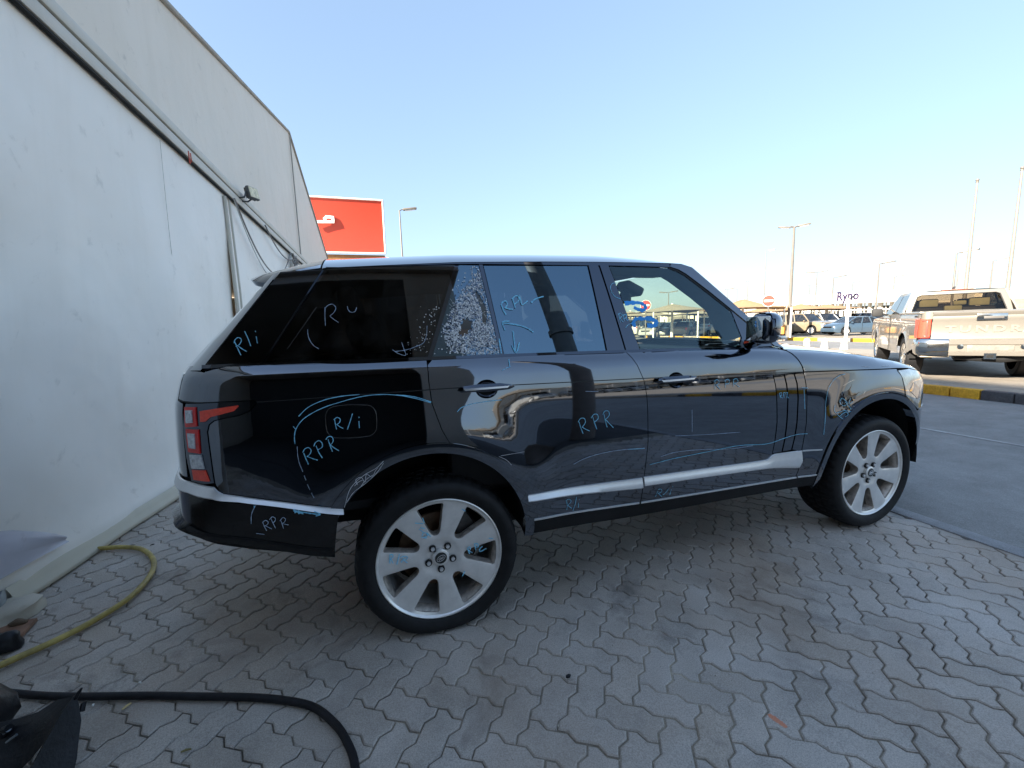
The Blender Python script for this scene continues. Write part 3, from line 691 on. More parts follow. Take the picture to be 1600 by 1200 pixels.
def tri2d(poly, holes, step):
    loops = [densify(poly, step)] + [densify(h, step) for h in holes]
    pts = []; edges = []
    for l in loops:
        n0 = len(pts); pts += l; edges += [(n0 + i, n0 + (i + 1) % len(l)) for i in range(len(l))]
    bp = np.array(pts); lo, hi = bp.min(0), bp.max(0)
    gx = np.arange(lo[0] + step * .5, hi[0], step); gz = np.arange(lo[1] + step * .5, hi[1], step)
    if len(gx) and len(gz):
        G = np.array([(x + (step * .5 if k % 2 else 0), z) for k, z in enumerate(gz) for x in gx])
        m = inpoly(G, loops[0])
        for h in loops[1:]: m &= ~inpoly(G, h)
        G = G[m]
        if len(G):
            d = np.sqrt(((G[:, None, :] - bp[None]) ** 2).sum(-1)).min(1); G = G[d > step * .45]
        pts = pts + [tuple(q) for q in G]
    v, e, f, *_ = delaunay_2d_cdt([Vector(q) for q in pts], edges, [], 0, 1e-6)
    v = np.array([(q.x, q.y) for q in v]); f = np.array([t for t in f if len(t) == 3])
    c = v[f].mean(1); m = inpoly(c, loops[0])
    for h in loops[1:]: m &= ~inpoly(c, h)
    f = f[m]
    a = v[f]; ar = (a[:, 1, 0] - a[:, 0, 0]) * (a[:, 2, 1] - a[:, 0, 1]) - (a[:, 2, 0] - a[:, 0, 0]) * (a[:, 1, 1] - a[:, 0, 1])
    f[ar < 0] = f[ar < 0][:, ::-1]; f = f[np.abs(ar) > 1e-10]
    return v, f
def surf(fn, s, z, off):
    h = .004
    p = Vector(fn(s, z, 0)); a = Vector(fn(s + h, z, 0)) - Vector(fn(s - h, z, 0)); b = Vector(fn(s, z + h, 0)) - Vector(fn(s, z - h, 0))
    n = a.cross(b).normalized()
    return p + n * off, n
def panel(name, poly, fn, mat, parent, holes=(), off=0.0, depth=.014, step=.035, gap=.002, sides='RL', label=None, parents=None, offfn=None):
    if area(poly) < 0: poly = poly[::-1]
    if gap: poly = inset2(densify(poly, step), gap)
    v, f = tri2d(poly, [h if area(h) > 0 else h[::-1] for h in holes], step)
    P3 = []; N3 = []
    for s, z in v:
        o = off + (offfn(s, z) if offfn else 0)
        p, n = surf(fn, float(s), float(z), o); P3.append(p); N3.append(n)
    faces = [tuple(int(i) for i in t) for t in f]
    if offfn: N3 = None
    ec = {}
    for t in faces:
        for a, b in ((t[0], t[1]), (t[1], t[2]), (t[2], t[0])): ec[(a, b)] = ec.get((a, b), 0) + 1
    bd = [(a, b) for (a, b) in ec if (b, a) not in ec]
    V = list(P3); N = list(N3) if N3 is not None else None; Fc = list(faces)
    if depth:
        Ns = N3 if N3 is not None else [surf(fn, float(s), float(z), 0)[1] for s, z in v]
        for a, b in bd:
            k = len(V); V += [P3[a], P3[b], P3[b] - Ns[b] * depth, P3[a] - Ns[a] * depth]
            if N is not None:
                e = (P3[b] - P3[a]).cross(Ns[a]).normalized(); N += [e] * 4
            Fc.append((k + 1, k, k + 3, k + 2))
    out = []
    for sd in sides:
        par = parents[sd] if parents else parent
        if sd == 'R': vv, nn, ff = V, N, Fc
        else:
            vv = [Vector((p.x, 2 * YC - p.y, p.z)) for p in V]; nn = [Vector((q.x, -q.y, q.z)) for q in N] if N is not None else None
            ff = [t[::-1] for t in Fc]
        out.append(make(name, vv, ff, mat, par, 30, nn, True, label if sd == 'R' else None))
    return out
def clusters(strokes, gap=.014):
    """strokes that touch or nearly touch make one letter or line"""
    n = len(strokes); par = list(range(n))
    def find(i):
        while par[i] != i: i = par[i]
        return i
    ds = [[(a[0] + (c[0] - a[0]) * t / 6, a[1] + (c[1] - a[1]) * t / 6) for a, c in zip(st, st[1:]) for t in range(7)] for st in strokes]
    for i in range(n):
        for j in range(i):
            if find(i) != find(j) and min(math.dist(p, q) for p in ds[i] for q in ds[j]) < gap: par[find(i)] = find(j)
    out = {}
    for i in range(n): out.setdefault(find(i), []).append(strokes[i])
    return list(out.values())
def ribbon(name, strokes, fn, width, mat, parent, off=.0022, label=None):
    """chalk lines lying on a surface, one part for each letter or line"""
    for grp in clusters(strokes): o = ribbon1(name, grp, fn, width, mat, parent, off, label)
    return o
def ribbon1(name, strokes, fn, width, mat, parent, off, label):
    b = MB(); rr = random.Random(len(strokes) * 17 + int(width * 10) + int(strokes[0][0][0] * 1000)); base = 0
    for st in strokes:
        q = catmull2(st, 5) if len(st) > 2 else [st[0], ((st[0][0] + st[1][0]) / 2, (st[0][1] + st[1][1]) / 2), st[1]]
        w = [.0019 * width * rr.uniform(.6, 1.2) for _ in q]
        vs = []; n = len(q)
        for i, (s, z) in enumerate(q):
            p, nn = surf(fn, s, z, off + rr.uniform(0, .0005))
            t = surf(fn, *q[min(i + 1, n - 1)], off)[0] - surf(fn, *q[max(i - 1, 0)], off)[0]
            sd = nn.cross(t)
            sd = sd.normalized() if sd.length > 1e-7 else Vector((0, 0, 1))
            vs += [p + sd * w[i], p + nn * .0007, p - sd * w[i]]
        fs = []
        for i in range(n - 1):
            a = i * 3; fs += [(a, a + 1, a + 4, a + 3), (a + 1, a + 2, a + 5, a + 4)]
        b.add(vs, fs)
    return b.build(name, mat, parent, angle=None, label=label)

def strip(name, mat, parent, cols, prof, label=None):
    """moulded strip: cols (s, z_bottom, z_top); prof (fraction up, stand-off)"""
    for sd in ('R', 'L'):
        rows = []
        for s, z0, z1 in cols:
            r = [surf(bodyS, s, z0 + (z1 - z0) * f, o)[0] for f, o in prof]
            rows.append([Vector((p.x, 2 * YC - p.y, p.z)) if sd == 'L' else p for p in r])
        if sd == 'R': rows = [r[::-1] for r in rows]
        q = MB().grid(rows); n = len(prof); m = len(rows)
        q.f += [tuple(range(n)), tuple(range((m - 1) * n, m * n))[::-1]]
        q.build(name, mat, parent, 28, label=label if sd == 'R' else None, fixn=True)
def smooth_cols(cols, step=.03):
    out = []
    for a, b in zip(cols, cols[1:]):
        k = max(1, int(abs(b[0] - a[0]) / step)); out += [tuple(a[i] + (b[i] - a[i]) * t / k for i in range(3)) for t in range(k)]
    return out + [cols[-1]]
SPROF = [(0, .001), (.02, .016), (.10, .0205), (.22, .021), (.60, .0135), (.86, .0085), (.97, .0075), (1, .001)]
# ------------------------------------------------------------------ materials of the car
def paint_mat(name, base, f0, flake=.0, rough=.10, coatr=.012):
    m, nt, bs = new_mat(name)
    tc = nt.nodes.new('ShaderNodeTexCoord')
    n = noise(nt, 7, 6, .65, tc.outputs['Object']); n2 = noise(nt, 90, 3, .7, tc.outputs['Object'])
    bs.inputs['Metallic'].default_value = 1.0
    r = ramp(nt, n.outputs['Fac'], [(.3, [c * .92 for c in f0]), (.7, f0)]); lnk(nt, r.outputs['Color'], bs.inputs['Base Color'])
    rr = ramp(nt, n2.outputs['Fac'], [(.3, rough * .8), (.7, rough * 1.3)]); lnk(nt, rr.outputs['Color'], bs.inputs['Roughness'])
    bs.inputs['Coat Weight'].default_value = 1.0; bs.inputs['Coat IOR'].default_value = 1.55
    dr = ramp(nt, n.outputs['Fac'], [(.4, coatr), (.8, coatr * 2.2)]); lnk(nt, dr.outputs['Color'], bs.inputs['Coat Roughness'])
    MATS[name] = m; return m
m_paint = paint_mat('black_blue_paint', None, (.125, .145, .18), rough=.03)
m_gblack = paint_mat('gloss_black', None, (.045, .06, .09), rough=.03)
m_trim = M('matt_black_plastic', (.011, .011, .012), .55, spec=.25, var=.3, bmp=.2, bscale=300)
m_bump = M('bumper_black', (.004, .004, .005), .16, 0, coat=.35, spec=.35, var=.3)
m_in = M('car_interior_dark', (.02, .02, .022), .7, var=.2)
m_leather = M('seat_leather', (.035, .032, .03), .45, var=.25, bmp=.2)
m_shell = M('inner_body', (.008, .008, .008), .8)
m_chrome = M('satin_chrome', (.80, .80, .80), .33, .55, var=.03, vscale=30)
m_alloy = M('alloy_silver', (.86, .835, .80), .30, .45, coat=.3, var=.10, vscale=14, bmp=.05)
m_alloyd = M('alloy_brake_dust', (.50, .45, .40), .5, .4, var=.45, vscale=26)
m_tint = glass_mat('privacy_glass', (.035, .037, .042), 1.62, 0.0, .04)
m_tint2 = glass_mat('rear_door_glass', (.05, .055, .07), 2.9, 0.0, .03, (.50, .76, 1.0))
m_clear = glass_mat('front_glass', (.80, .85, .74), 1.75, 0.0, .05, (.6, .85, 1.0))
m_red = M('tail_red', (.72, .025, .025), .3, 0, coat=.2, var=.15, vscale=60)
m_redb = M('tail_red_bright', (.95, .085, .05), .3, 0, coat=.15, var=.15, vscale=60)
m_lens = M('lens_grey', (.52, .54, .58), .10, .3, coat=1.0, var=.35, vscale=70)
m_chalk = M('blue_chalk', (.26, .66, .98), .8, var=.2, vscale=60)
m_chalkw = M('pale_chalk', (.50, .62, .85), .8, var=.3, vscale=60)
m_scr = M('bare_scratch', (.75, .75, .78), .6, var=.2, vscale=80)
m_groove = M('groove_black', (.004, .004, .004), .6)

CAR = thing('parked_car', 'black luxury off-roader with blue chalk marks, a smashed side window and a flat rear tyre', 'car', (1.3, YC, 0), 0, worldbuilt=True)
BZ = lambda x: Zs(x) - .004
seamA = [(-.009, 1.284), (-.010, 1.214), (-.003, 1.113), (.032, .993), (.062, .930)]
seamB = [(1.025, 1.292), (1.046, 1.262), (1.071, 1.222), (1.106, 1.139), (1.119, 1.06), (1.123, .985), (1.126, .811), (1.110, .634), (1.097, .394)]
seamF = [(2.142, 1.247), (2.170, 1.226), (2.200, 1.190), (2.225, 1.150), (2.239, 1.112), (2.258, 1.04), (2.268, .961), (2.274, .801), (2.264, .70), (2.255, .618), (2.254, .489), (2.234, .379)]
ARR = (-.03, .44); ARF = (2.93, .42)
def top(xs): return [(x, BZ(x)) for x in xs]
fuel = []
for q in range(4):
    cx, cz = [(-.285, 1.088), (-.405, 1.092), (-.405, 1.040), (-.285, 1.036)][q]
    fuel += arc(cx, cz, .042, 90 * q, 90 * q + 90, 6)
lamp = [(-1.034, 1.174), (-.846, 1.179), (-.718, 1.179), (-.700, 1.175), (-.712, 1.156), (-.735, 1.136), (-.775, 1.122), (-.830, 1.114), (-.876, 1.105), (-.898, 1.090), (-.908, 1.061), (-.904, .969), (-.900, .848), (-.951, .842), (-1.030, .850), (-1.05, .95), (-1.055, 1.08)]
strip_top = [(-.894, .831), (-.886, .814), (-.868, .803), (-.80, .789), (-.74, .776), (-.56, .733), (-.43, .700)]
quarter = top(list(np.linspace(-.009, -1.10, 24))) + [(-1.118, 1.28), (-1.118, 1.186), (-1.034, 1.178)] + lamp[1:13] + strip_top + arc(*ARR, .497, 148, 79, 22) + seamA[::-1][1:-1]
panel('rear_quarter_panel', quarter, bodyS, m_paint, CAR, holes=[fuel])
panel('fuel_flap', inset2(fuel, .0055), bodyS, m_paint, CAR, gap=0, off=.0015, sides='RL')
rdoor = seamA[:] + arc(*ARR, .497, 78, 2, 22) + [(.462, .425), (.455, .410)] + [(1.095, .390)] + seamB[::-1][1:] + top(list(np.linspace(1.0, .02, 22)))
def cupp(cx, cz, k=1.0): return [(cx + .002 + .054 * k * math.cos(t), cz - .006 + .044 * k * math.sin(t)) for t in np.linspace(0, 2 * math.pi, 26)[:-1]]
o_rd = panel('rear_door', rdoor, bodyS, m_paint, CAR, holes=[cupp(.252, 1.164)])
vc = [[(1.992, 1.114), (2.010, 1.05), (2.020, .982), (2.030, .826), (2.024, .72), (2.012, .634)],
      [(2.079, 1.111), (2.098, 1.05), (2.110, .974), (2.110, .818), (2.104, .72), (2.092, .638)],
      [(2.161, 1.106), (2.182, 1.05), (2.193, .967), (2.193, .809), (2.184, .72), (2.170, .641)],
      seamF[4:10]]
fdoor = seamB[:] + [(2.234, .381)] + [(2.252, .489), (2.254, .618)] + [(2.252, .628), (2.014, .630)] + vc[0][::-1][1:] + [(2.236, 1.114)] + seamF[:4][::-1] + top(list(np.linspace(2.1, 1.06, 22)))
o_fd = panel('front_door', fdoor, bodyS, m_paint, CAR, holes=[cupp(1.305, 1.134)])
for k in range(3):
    a = [(x + (.004 if k else .003), z) for x, z in vc[k]]; c = [(x - .010, z) for x, z in vc[k + 1]]
    panel('vent_fin', a + c[::-1], bodyS, m_paint, CAR, gap=0, off=.002, step=.03, depth=.02, offfn=lambda s, z, a=a: .0022 * min(1, max(0, (s - interp([q[1] for q in a][::-1], [q[0] for q in a][::-1], z)) / .075)))
fender = seamF[4:][:] + [(2.46, .368)] + arc(*ARF, .517, 186, 65, 26) + [(3.140, .97), (3.128, 1.03), (3.098, 1.066), (3.100, 1.083)] + [(x, 1.1135 - (x - 2.24) * .035) for x in np.linspace(3.0, 2.26, 14)]
panel('front_fender', fender, bodyS, m_paint, CAR)
lampF = [(3.10, 1.072), (3.133, 1.02), (3.150, .95), (3.156, .90), (3.24, .838), (3.335, .787), (3.45, .80), (3.75, .87), (3.78, .985), (3.5, 1.035), (3.27, 1.072)]
for o in panel('headlight', lampF, bodyS, M('headlight_lens', (.62, .60, .55), .06, .35, coat=1.0, var=.5, vscale=16), CAR, off=.002):
    pass
panel('indicator', [(3.20, .93), (3.32, .86), (3.40, .87), (3.38, .93), (3.27, .98)], bodyS, M('amber_lens', (.55, .36, .26), .1, 0, coat=1, var=.4, vscale=50), CAR, off=.004, gap=0, depth=.004)
hood_side = [(2.148, 1.249), (2.178, 1.226), (2.206, 1.190), (2.230, 1.150), (2.244, 1.117)] + [(x, 1.1165 - (x - 2.24) * .035) for x in np.linspace(2.3, 3.1, 14)] + [(3.27, 1.076), (3.5, 1.039), (3.78, .99), (4.49, .985)]
SX = list(np.linspace(4.49, 3.3, 16)) + list(np.linspace(3.22, 2.17, 20))
panel('bonnet_edge', hood_side + [(s, Zs(PLN(s)[0]) - .004) for s in SX], bodyS, m_paint, CAR, step=.03)
# bonnet: from the shoulder line across the crown
rows = []
SS = list(np.linspace(2.15, 3.25, 24)) + list(np.linspace(3.30, 4.48, 26))
for s in SS:
    x = PLN(s)[0]; e = Vector(bodyS(s, Zs(x) - .003)); xc = e.x if s < 3.0 else e.x + (3.70 - e.x) * smooth(3.0, 4.48, s)
    r = []
    for t in np.linspace(0, 1, 21):
        yy = e.y + (YC - e.y) * t; k = 1 - (1 - t) ** 2.4
        fall = 1 - smooth(3.35, 3.78, e.x + (xc - e.x) * t) * .75
        r.append(Vector((e.x + (xc - e.x) * t, yy, e.z + .062 * k * fall - .006 * smooth(.0, .12, t) * 0)))
    rows.append(r + [Vector((p.x, 2 * YC - p.y, p.z)) for p in r[-2::-1]])
MB().grid(rows).build('bonnet', m_paint, CAR, angle=60)
fb = [(3.294, .784)] + arc(*ARF, .517, 44, -6, 14) + [(3.47, .355), (4.49, .36), (4.49, .73), (3.79, .80), (3.45, .793), (3.335, .781)]
panel('front_bumper', fb, bodyS, m_paint, CAR)
panel('grille', [(3.79, .806), (4.494, .738), (4.494, .975), (3.79, .985)], bodyS, m_trim, CAR, off=-.02)
for k in range(4): panel('grille_bar', [(3.80, .82 + k * .04), (4.494, .765 + k * .052), (4.494, .79 + k * .052), (3.80, .838 + k * .04)], bodyS, m_chrome, CAR, off=-.004, gap=0)
panel('tailgate', [(-1.124, 1.29), (-1.124, 1.182), (-1.06, 1.172), (-1.062, .86), (-1.912, .86), (-1.912, 1.29)], bodyS, m_paint, CAR)
# tail lamp: dark housing with red, grey and clear elements
o = panel('tail_light', lamp, bodyS, m_gblack, CAR, off=.003, step=.03)
PR = {'R': o[0], 'L': o[1]}
for nm, mt, poly in (('brake_lens', m_redb, [(-.936, 1.146), (-.86, 1.155), (-.775, 1.164), (-.772, 1.158), (-.792, 1.140), (-.845, 1.128), (-.890, 1.119), (-.912, 1.102), (-.936, 1.101)]),
                     ('lens_ring', m_red, [(-1.032, 1.160), (-.958, 1.162), (-.955, 1.083), (-1.030, 1.077)]), ('lens_ring', m_red, [(-1.028, 1.071), (-.947, 1.072), (-.949, .972), (-1.022, .975)]),
                     ('reversing_lens', m_lens, [(-1.018, .967), (-.944, .969), (-.936, .909), (-1.012, .906)]), ('fog_lens', m_redb, [(-1.010, .903), (-.933, .905), (-.918, .857), (-1.005, .860)])):
    panel(nm, poly, bodyS, mt, None, off=.008, gap=.001, depth=.006, parents=PR, step=.03)
for poly in ([(-1.018, 1.148), (-.975, 1.150), (-.973, 1.098), (-1.016, 1.094)], [(-1.012, 1.056), (-.966, 1.056), (-.968, .992), (-1.008, .994)]):
    panel('lens_core', poly, bodyS, m_lens, None, off=.012, gap=.001, depth=.005, parents=PR, step=.03)
# rear bumper with its satin strip
rb_ = [(-1.90, .80), (-1.2, .80), (-1.03, .80), (-.935, .786), (-.86, .772), (-.756, .757), (-.60, .718), (-.424, .671), (-.436, .612), (-.452, .52), (-.457, .473), (-.56, .505), (-.654, .535), (-.835, .585), (-1.02, .622), (-1.20, .64), (-1.90, .62)]
panel('rear_bumper', rb_, bodyS, m_bump, CAR, off=.014, depth=.06)
panel('bumper_lip', [(-1.05, .650), (-.95, .640), (-.80, .615), (-.60, .56), (-.46, .52), (-.46, .508), (-.60, .548), (-.80, .603), (-.95, .629), (-1.05, .640)], bodyS, m_trim, CAR, off=.018, gap=0, depth=.008)
strip('bumper_strip', m_chrome, CAR, smooth_cols([(-1.90, .803, .846), (-1.2, .803, .848), (-1.03, .803, .846), (-.97, .793, .841), (-.905, .785, .833), (-.889, .781, .815), (-.868, .777, .802), (-.80, .769, .788), (-.70, .747, .764), (-.56, .712, .731), (-.425, .675, .699), (-.405, .672, .694)]), [(0, .001), (.03, .020), (.16, .023), (.55, .015), (.95, .009), (1, .001)])
# arch mouldings
for (c, r0, r1, a0, a1) in ((ARR, .453, .499, 152, -5), (ARF, .478, .519, 189, -8)):
    ring = arc(*c, r1, a0, a1, 40) + arc(*c, r0, a1, a0, 40)
    panel('arch_moulding', ring, bodyS, m_paint, CAR, off=.007, gap=0, depth=.05, step=.03)
# side strips and sill
strip('side_strip', m_chrome, CAR, smooth_cols([(.430, .596, .626), (.70, .581, .622), (1.094, .556, .613)]), SPROF, 'satin strip along the rear door')
strip('side_strip', m_chrome, CAR, smooth_cols([(1.104, .566, .616), (1.5, .560, .609), (1.90, .549, .600), (1.965, .547, .600), (1.985, .546, .604), (2.000, .544, .614), (2.014, .542, .624), (2.032, .540, .630), (2.236, .514, .626), (2.250, .548, .625)], .02), SPROF, 'satin strip along the front door, stepped up at its front end')
panel('sill_line', [(.455, .489), (1.09, .467), (1.09, .459), (.455, .480)], bodyS, m_chrome, CAR, off=.004, gap=0, depth=.006)
panel('sill_line', [(1.103, .466), (2.248, .446), (2.248, .438), (1.103, .458)], bodyS, m_chrome, CAR, off=.004, gap=0, depth=.006)
panel('sill_line', [(2.262, .447), (2.43, .444), (2.43, .437), (2.262, .439)], bodyS, m_chrome, CAR, off=.004, gap=0, depth=.006)
panel('fender_line', [(2.262, .624), (2.41, .617), (2.41, .610), (2.262, .616)], bodyS, m_chrome, CAR, off=.003, gap=0, depth=.005)
panel('sill', [(.452, .475), (1.09, .452), (2.24, .432), (2.44, .430), (2.46, .365), (2.0, .372), (1.0, .384), (.452, .405)], bodyS, m_trim, CAR, off=.0025, gap=0, depth=.008)
def crz(x): return interp([-1.13, -.3, .07, 1.10, 2.24], [1.168, 1.174, 1.174, 1.152, 1.116], x)
panel('waist_groove', [(x, crz(x) + .0022) for x in np.linspace(-.69, 2.235, 60)] + [(x, crz(x) - .0022) for x in np.linspace(2.235, -.69, 60)], bodyS, m_groove, CAR, off=.0012, gap=0, depth=.002, step=.05)
panel('waist_groove', [(-1.118, 1.184), (-.69, crz(-.69) + .003), (-.69, crz(-.69) - .0015), (-1.118, 1.179)], bodyS, m_groove, CAR, off=.0012, gap=0, depth=.002)
# the dark inner shell seen in the gaps
shell = [(-1.16, .62), (-.47, .47)] + arc(*ARR, .455, 175, -5, 24) + [(2.46, .37)] + arc(*ARF, .48, 188, -6, 24) + [(3.6, .38), (4.40, .40), (4.40, .98), (3.5, 1.02), (3.2, 1.07), (2.2, 1.20), (2.0, 1.25), (-1.0, 1.27), (-1.85, 1.25), (-1.85, .66)]
panel('inner_shell', shell, bodyS, m_shell, CAR, off=-.018, gap=0, depth=0, step=.06)
# door handles
for cx, cz, hw in ((.252, 1.164, .134), (1.305, 1.134, .132)):
    c_o = panel('handle_cup', cupp(cx, cz, .995), bodyS, m_gblack, CAR, off=0, gap=0, depth=0, step=.009, offfn=lambda s, z, cx=cx, cz=cz: -.026 * max(0, 1 - (((s - cx - .002) / .054) ** 2 + ((z - cz + .006) / .044) ** 2)) ** .6)
    bar = [(cx - hw, cz - .004), (cx - hw + .012, cz + .012), (cx - .05, cz + .018), (cx + .06, cz + .017), (cx + hw - .02, cz + .008), (cx + hw, cz - .004), (cx + hw - .03, cz - .014), (cx, cz - .018), (cx - hw + .02, cz - .014)]
    panel('door_handle', bar, bodyS, m_gblack, CAR, off=.040, gap=0, depth=.022, step=.012, offfn=lambda s, z, cx=cx, cz=cz, hw=hw: -.020 * abs((s - cx) / hw) ** 3 - .010 * abs((z - cz) / .018) ** 2)
    panel('handle_trim', [(cx - hw + .02, cz + .002), (cx + hw - .03, cz + .002), (cx + hw - .04, cz - .006), (cx - hw + .03, cz - .008)], bodyS, m_chrome, CAR, off=.042, gap=0, depth=.004, step=.012, offfn=lambda s, z, cx=cx, hw=hw: -.020 * abs((s - cx) / hw) ** 3)
# ------------------------------------------------------------------ greenhouse of the car
RB = ([-.42, .176, .6, .943, 1.228, 1.40, 1.492], [1.722, 1.757, 1.767, 1.771, 1.772, 1.771, 1.768])
def railz(x): return interp(*RB, x)
qwin = [(-.405, 1.722), (-.2, 1.733), (.168, 1.747), (-.002, 1.312), (-.3, 1.314), (-.676, 1.314)]
o_q = panel('quarter_window', qwin, glassS, m_tint, CAR, off=0, gap=.002, depth=.008, label='blackened rear side window')
panel('rear_pillar', [(-.898, 1.312), (-.593, 1.708), (-.42, 1.719), (-.684, 1.312)], glassS, m_gblack, CAR, off=.002)
panel('window_frame', [(-.41, 1.728)] + [(x, railz(x) - .001) for x in np.linspace(-.3, 1.40, 22)] + [(1.40, 1.750), (1.005, 1.753), (.88, 1.752), (.30, 1.751), (.172, 1.749), (-.405, 1.724)], glassS, m_gblack, CAR, off=.003, gap=.0005, depth=.01, step=.025)
panel('window_bar', [(-.452, 1.715), (-.395, 1.719), (-.655, 1.316), (-.712, 1.316)], glassS, m_gblack, CAR, off=-.006, gap=0, depth=0)
panel('window_bar', [(.150, 1.744), (.195, 1.744), (.030, 1.318), (-.020, 1.318)], glassS, m_gblack, CAR, off=-.006, gap=0, depth=0)
panel('window_bar', [(.92, 1.755), (.965, 1.757), (1.048, 1.297), (1.008, 1.297)], glassS, m_gblack, CAR, off=-.004, gap=0, depth=0)
panel('window_bar', [(1.33, 1.768), (1.49, 1.766), (1.49, 1.716), (1.44, 1.735), (1.38, 1.746), (1.33, 1.750)], glassS, m_gblack, CAR, off=-.003, gap=0, depth=0)
# smashed fixed pane of the rear door
hole = [(.148, 1.420), (.166, 1.436), (.160, 1.455), (.176, 1.468), (.172, 1.489), (.188, 1.482), (.197, 1.494), (.206, 1.478), (.222, 1.472), (.213, 1.452), (.216, 1.438), (.198, 1.432), (.192, 1.412), (.178, 1.416), (.168, 1.402)]
hole2 = [(.246, 1.612), (.258, 1.618), (.276, 1.585), (.292, 1.545), (.296, 1.490), (.282, 1.452), (.270, 1.470), (.272, 1.52), (.262, 1.565)]
rq = [(.016, 1.316), (.183, 1.746), (.283, 1.746), (.342, 1.306)]
panel('smashed_pane', rq, glassS, m_tint2, CAR, holes=[hole, hole2], off=0, depth=.006, sides='R', label='smashed small rear pane with a hole')
panel('rear_door_pane', rq, glassS, m_tint2, CAR, off=0, depth=.006, sides='L')
panel('window_bar', [(.283, 1.747), (.302, 1.747), (.358, 1.304), (.342, 1.304)], glassS, m_gblack, CAR, off=.004, gap=0, depth=.012)
panel('rear_door_window', [(.305, 1.745), (.876, 1.751), (.914, 1.297), (.360, 1.305)], glassS, m_tint2, CAR, off=0, depth=.008)
panel('door_pillar', [(.880, 1.753), (.938, 1.762), (.95, 1.69), (1.024, 1.295), (.918, 1.297)], glassS, m_gblack, CAR, off=.003)
panel('door_pillar', [(.946, 1.763), (1.003, 1.756), (1.118, 1.296), (1.032, 1.295)], glassS, m_gblack, CAR, off=.003)
panel('front_door_window', [(1.006, 1.750), (1.121, 1.297), (1.771, 1.284), (1.812, 1.30), (1.834, 1.335), (1.785, 1.497), (1.64, 1.606), (1.50, 1.706), (1.45, 1.731), (1.395, 1.747)], glassS, m_clear, CAR, off=0, depth=.006)
panel('window_bead', [(1.395, 1.7495), (1.45, 1.734), (1.50, 1.709), (1.64, 1.609), (1.789, 1.499), (1.779, 1.494), (1.636, 1.598), (1.494, 1.699), (1.447, 1.723), (1.393, 1.741)], glassS, m_trim, CAR, off=.003, gap=0, depth=.008, step=.02)
panel('windscreen_pillar', [(1.40, 1.752), (1.455, 1.737), (1.503, 1.712), (1.645, 1.612), (1.79, 1.503), (2.09, 1.277), (2.17, 1.258), (1.885, 1.482), (1.556, 1.752), (1.492, 1.769), (1.41, 1.7705)], glassS, m_paint, CAR, off=.004, gap=.001)
panel('mirror_patch', [(1.789, 1.498), (2.085, 1.276), (1.80, 1.279), (1.815, 1.30), (1.838, 1.335)], glassS, m_gblack, CAR, off=.0, gap=.001)
panel('belt_moulding', [(x, Zs(x) + .004) for x in np.linspace(-.90, 2.10, 50)] + [(x, Zs(x) - .010) for x in np.linspace(2.10, -.90, 50)], lambda s, z, o=0: (s, yg(s, 1.30) - .004 - .010 * (1.31 - z) / .012 * .5 - o, z), m_gblack, CAR, off=.0, gap=0, depth=.03, step=.03)
# roof
H = .105
def roofpt(x, v, d=0.0):
    zr = railz(x); ye = yg(x, zr) - .004; w = 1 - abs(v)
    y = ye + (YC - ye) * w
    z = zr + .002 + (H - .03 * smooth(1.0, 1.5, x)) * (1 - (1 - w) ** 3.2) - d
    if v > 0: y = 2 * YC - y
    xx = x + .15 * (1 - v * v) * smooth(1.1, 1.5, x)
    z -= .030 * (1 - v * v) * smooth(1.25, 1.5, x)
    z -= .012 * smooth(.0, -.42, x) * (1 - v * v) if False else 0
    return Vector((xx, y, z))
vv = [-1 + .10 * (t / 6) ** 1.3 for t in range(7)]; vv = vv + list(np.linspace(-.86, .86, 25)) + [-q for q in vv[::-1]]
xs = list(np.linspace(-.425, 1.50, 44))
MB().grid([[roofpt(x, v) for v in vv] for x in xs]).build('roof', m_paint, CAR, angle=50)
MB().grid([[roofpt(x, v * .985, .035) for v in vv] for x in xs]).build('headlining', M('headlining_grey', (.10, .10, .10), .9), CAR, angle=50)
panel('roof_channel', [(x, railz(x) + .004) for x in np.linspace(-.42, 1.49, 40)] + [(x, railz(x) - .004) for x in np.linspace(1.49, -.42, 40)], glassS, m_groove, CAR, off=.0, gap=0, depth=.01)
# spoiler
rows = []
for v in [-1, -.995, -.985, -.97, -.95, -.92] + list(np.linspace(-.88, .88, 31)) + [.92, .95, .97, .985, .995, 1]:
    a = roofpt(-.432, v); k = 1 - abs(v) ** 6; c = .05 * (1 - v * v)
    tipx = -.60 - .150 * (1 - abs(v) ** 16); zt = 1.655 + .035 * k + c * .7
    yy = a.y + (YC - a.y) * .02
    rows.append([a, Vector((-.55, yy, a.z + (zt + .03 - a.z) * .42)), Vector((tipx + .05, yy, zt + .022)), Vector((tipx, yy, zt)), Vector((tipx + .015, yy, zt - .022)), Vector((tipx + .05, yy, zt - .022)), Vector((-.57, yy, zt - .005)), Vector((-.45, yy, a.z - .03))])
MB().grid(rows).build('spoiler', m_paint, CAR, angle=50, fixn=True)
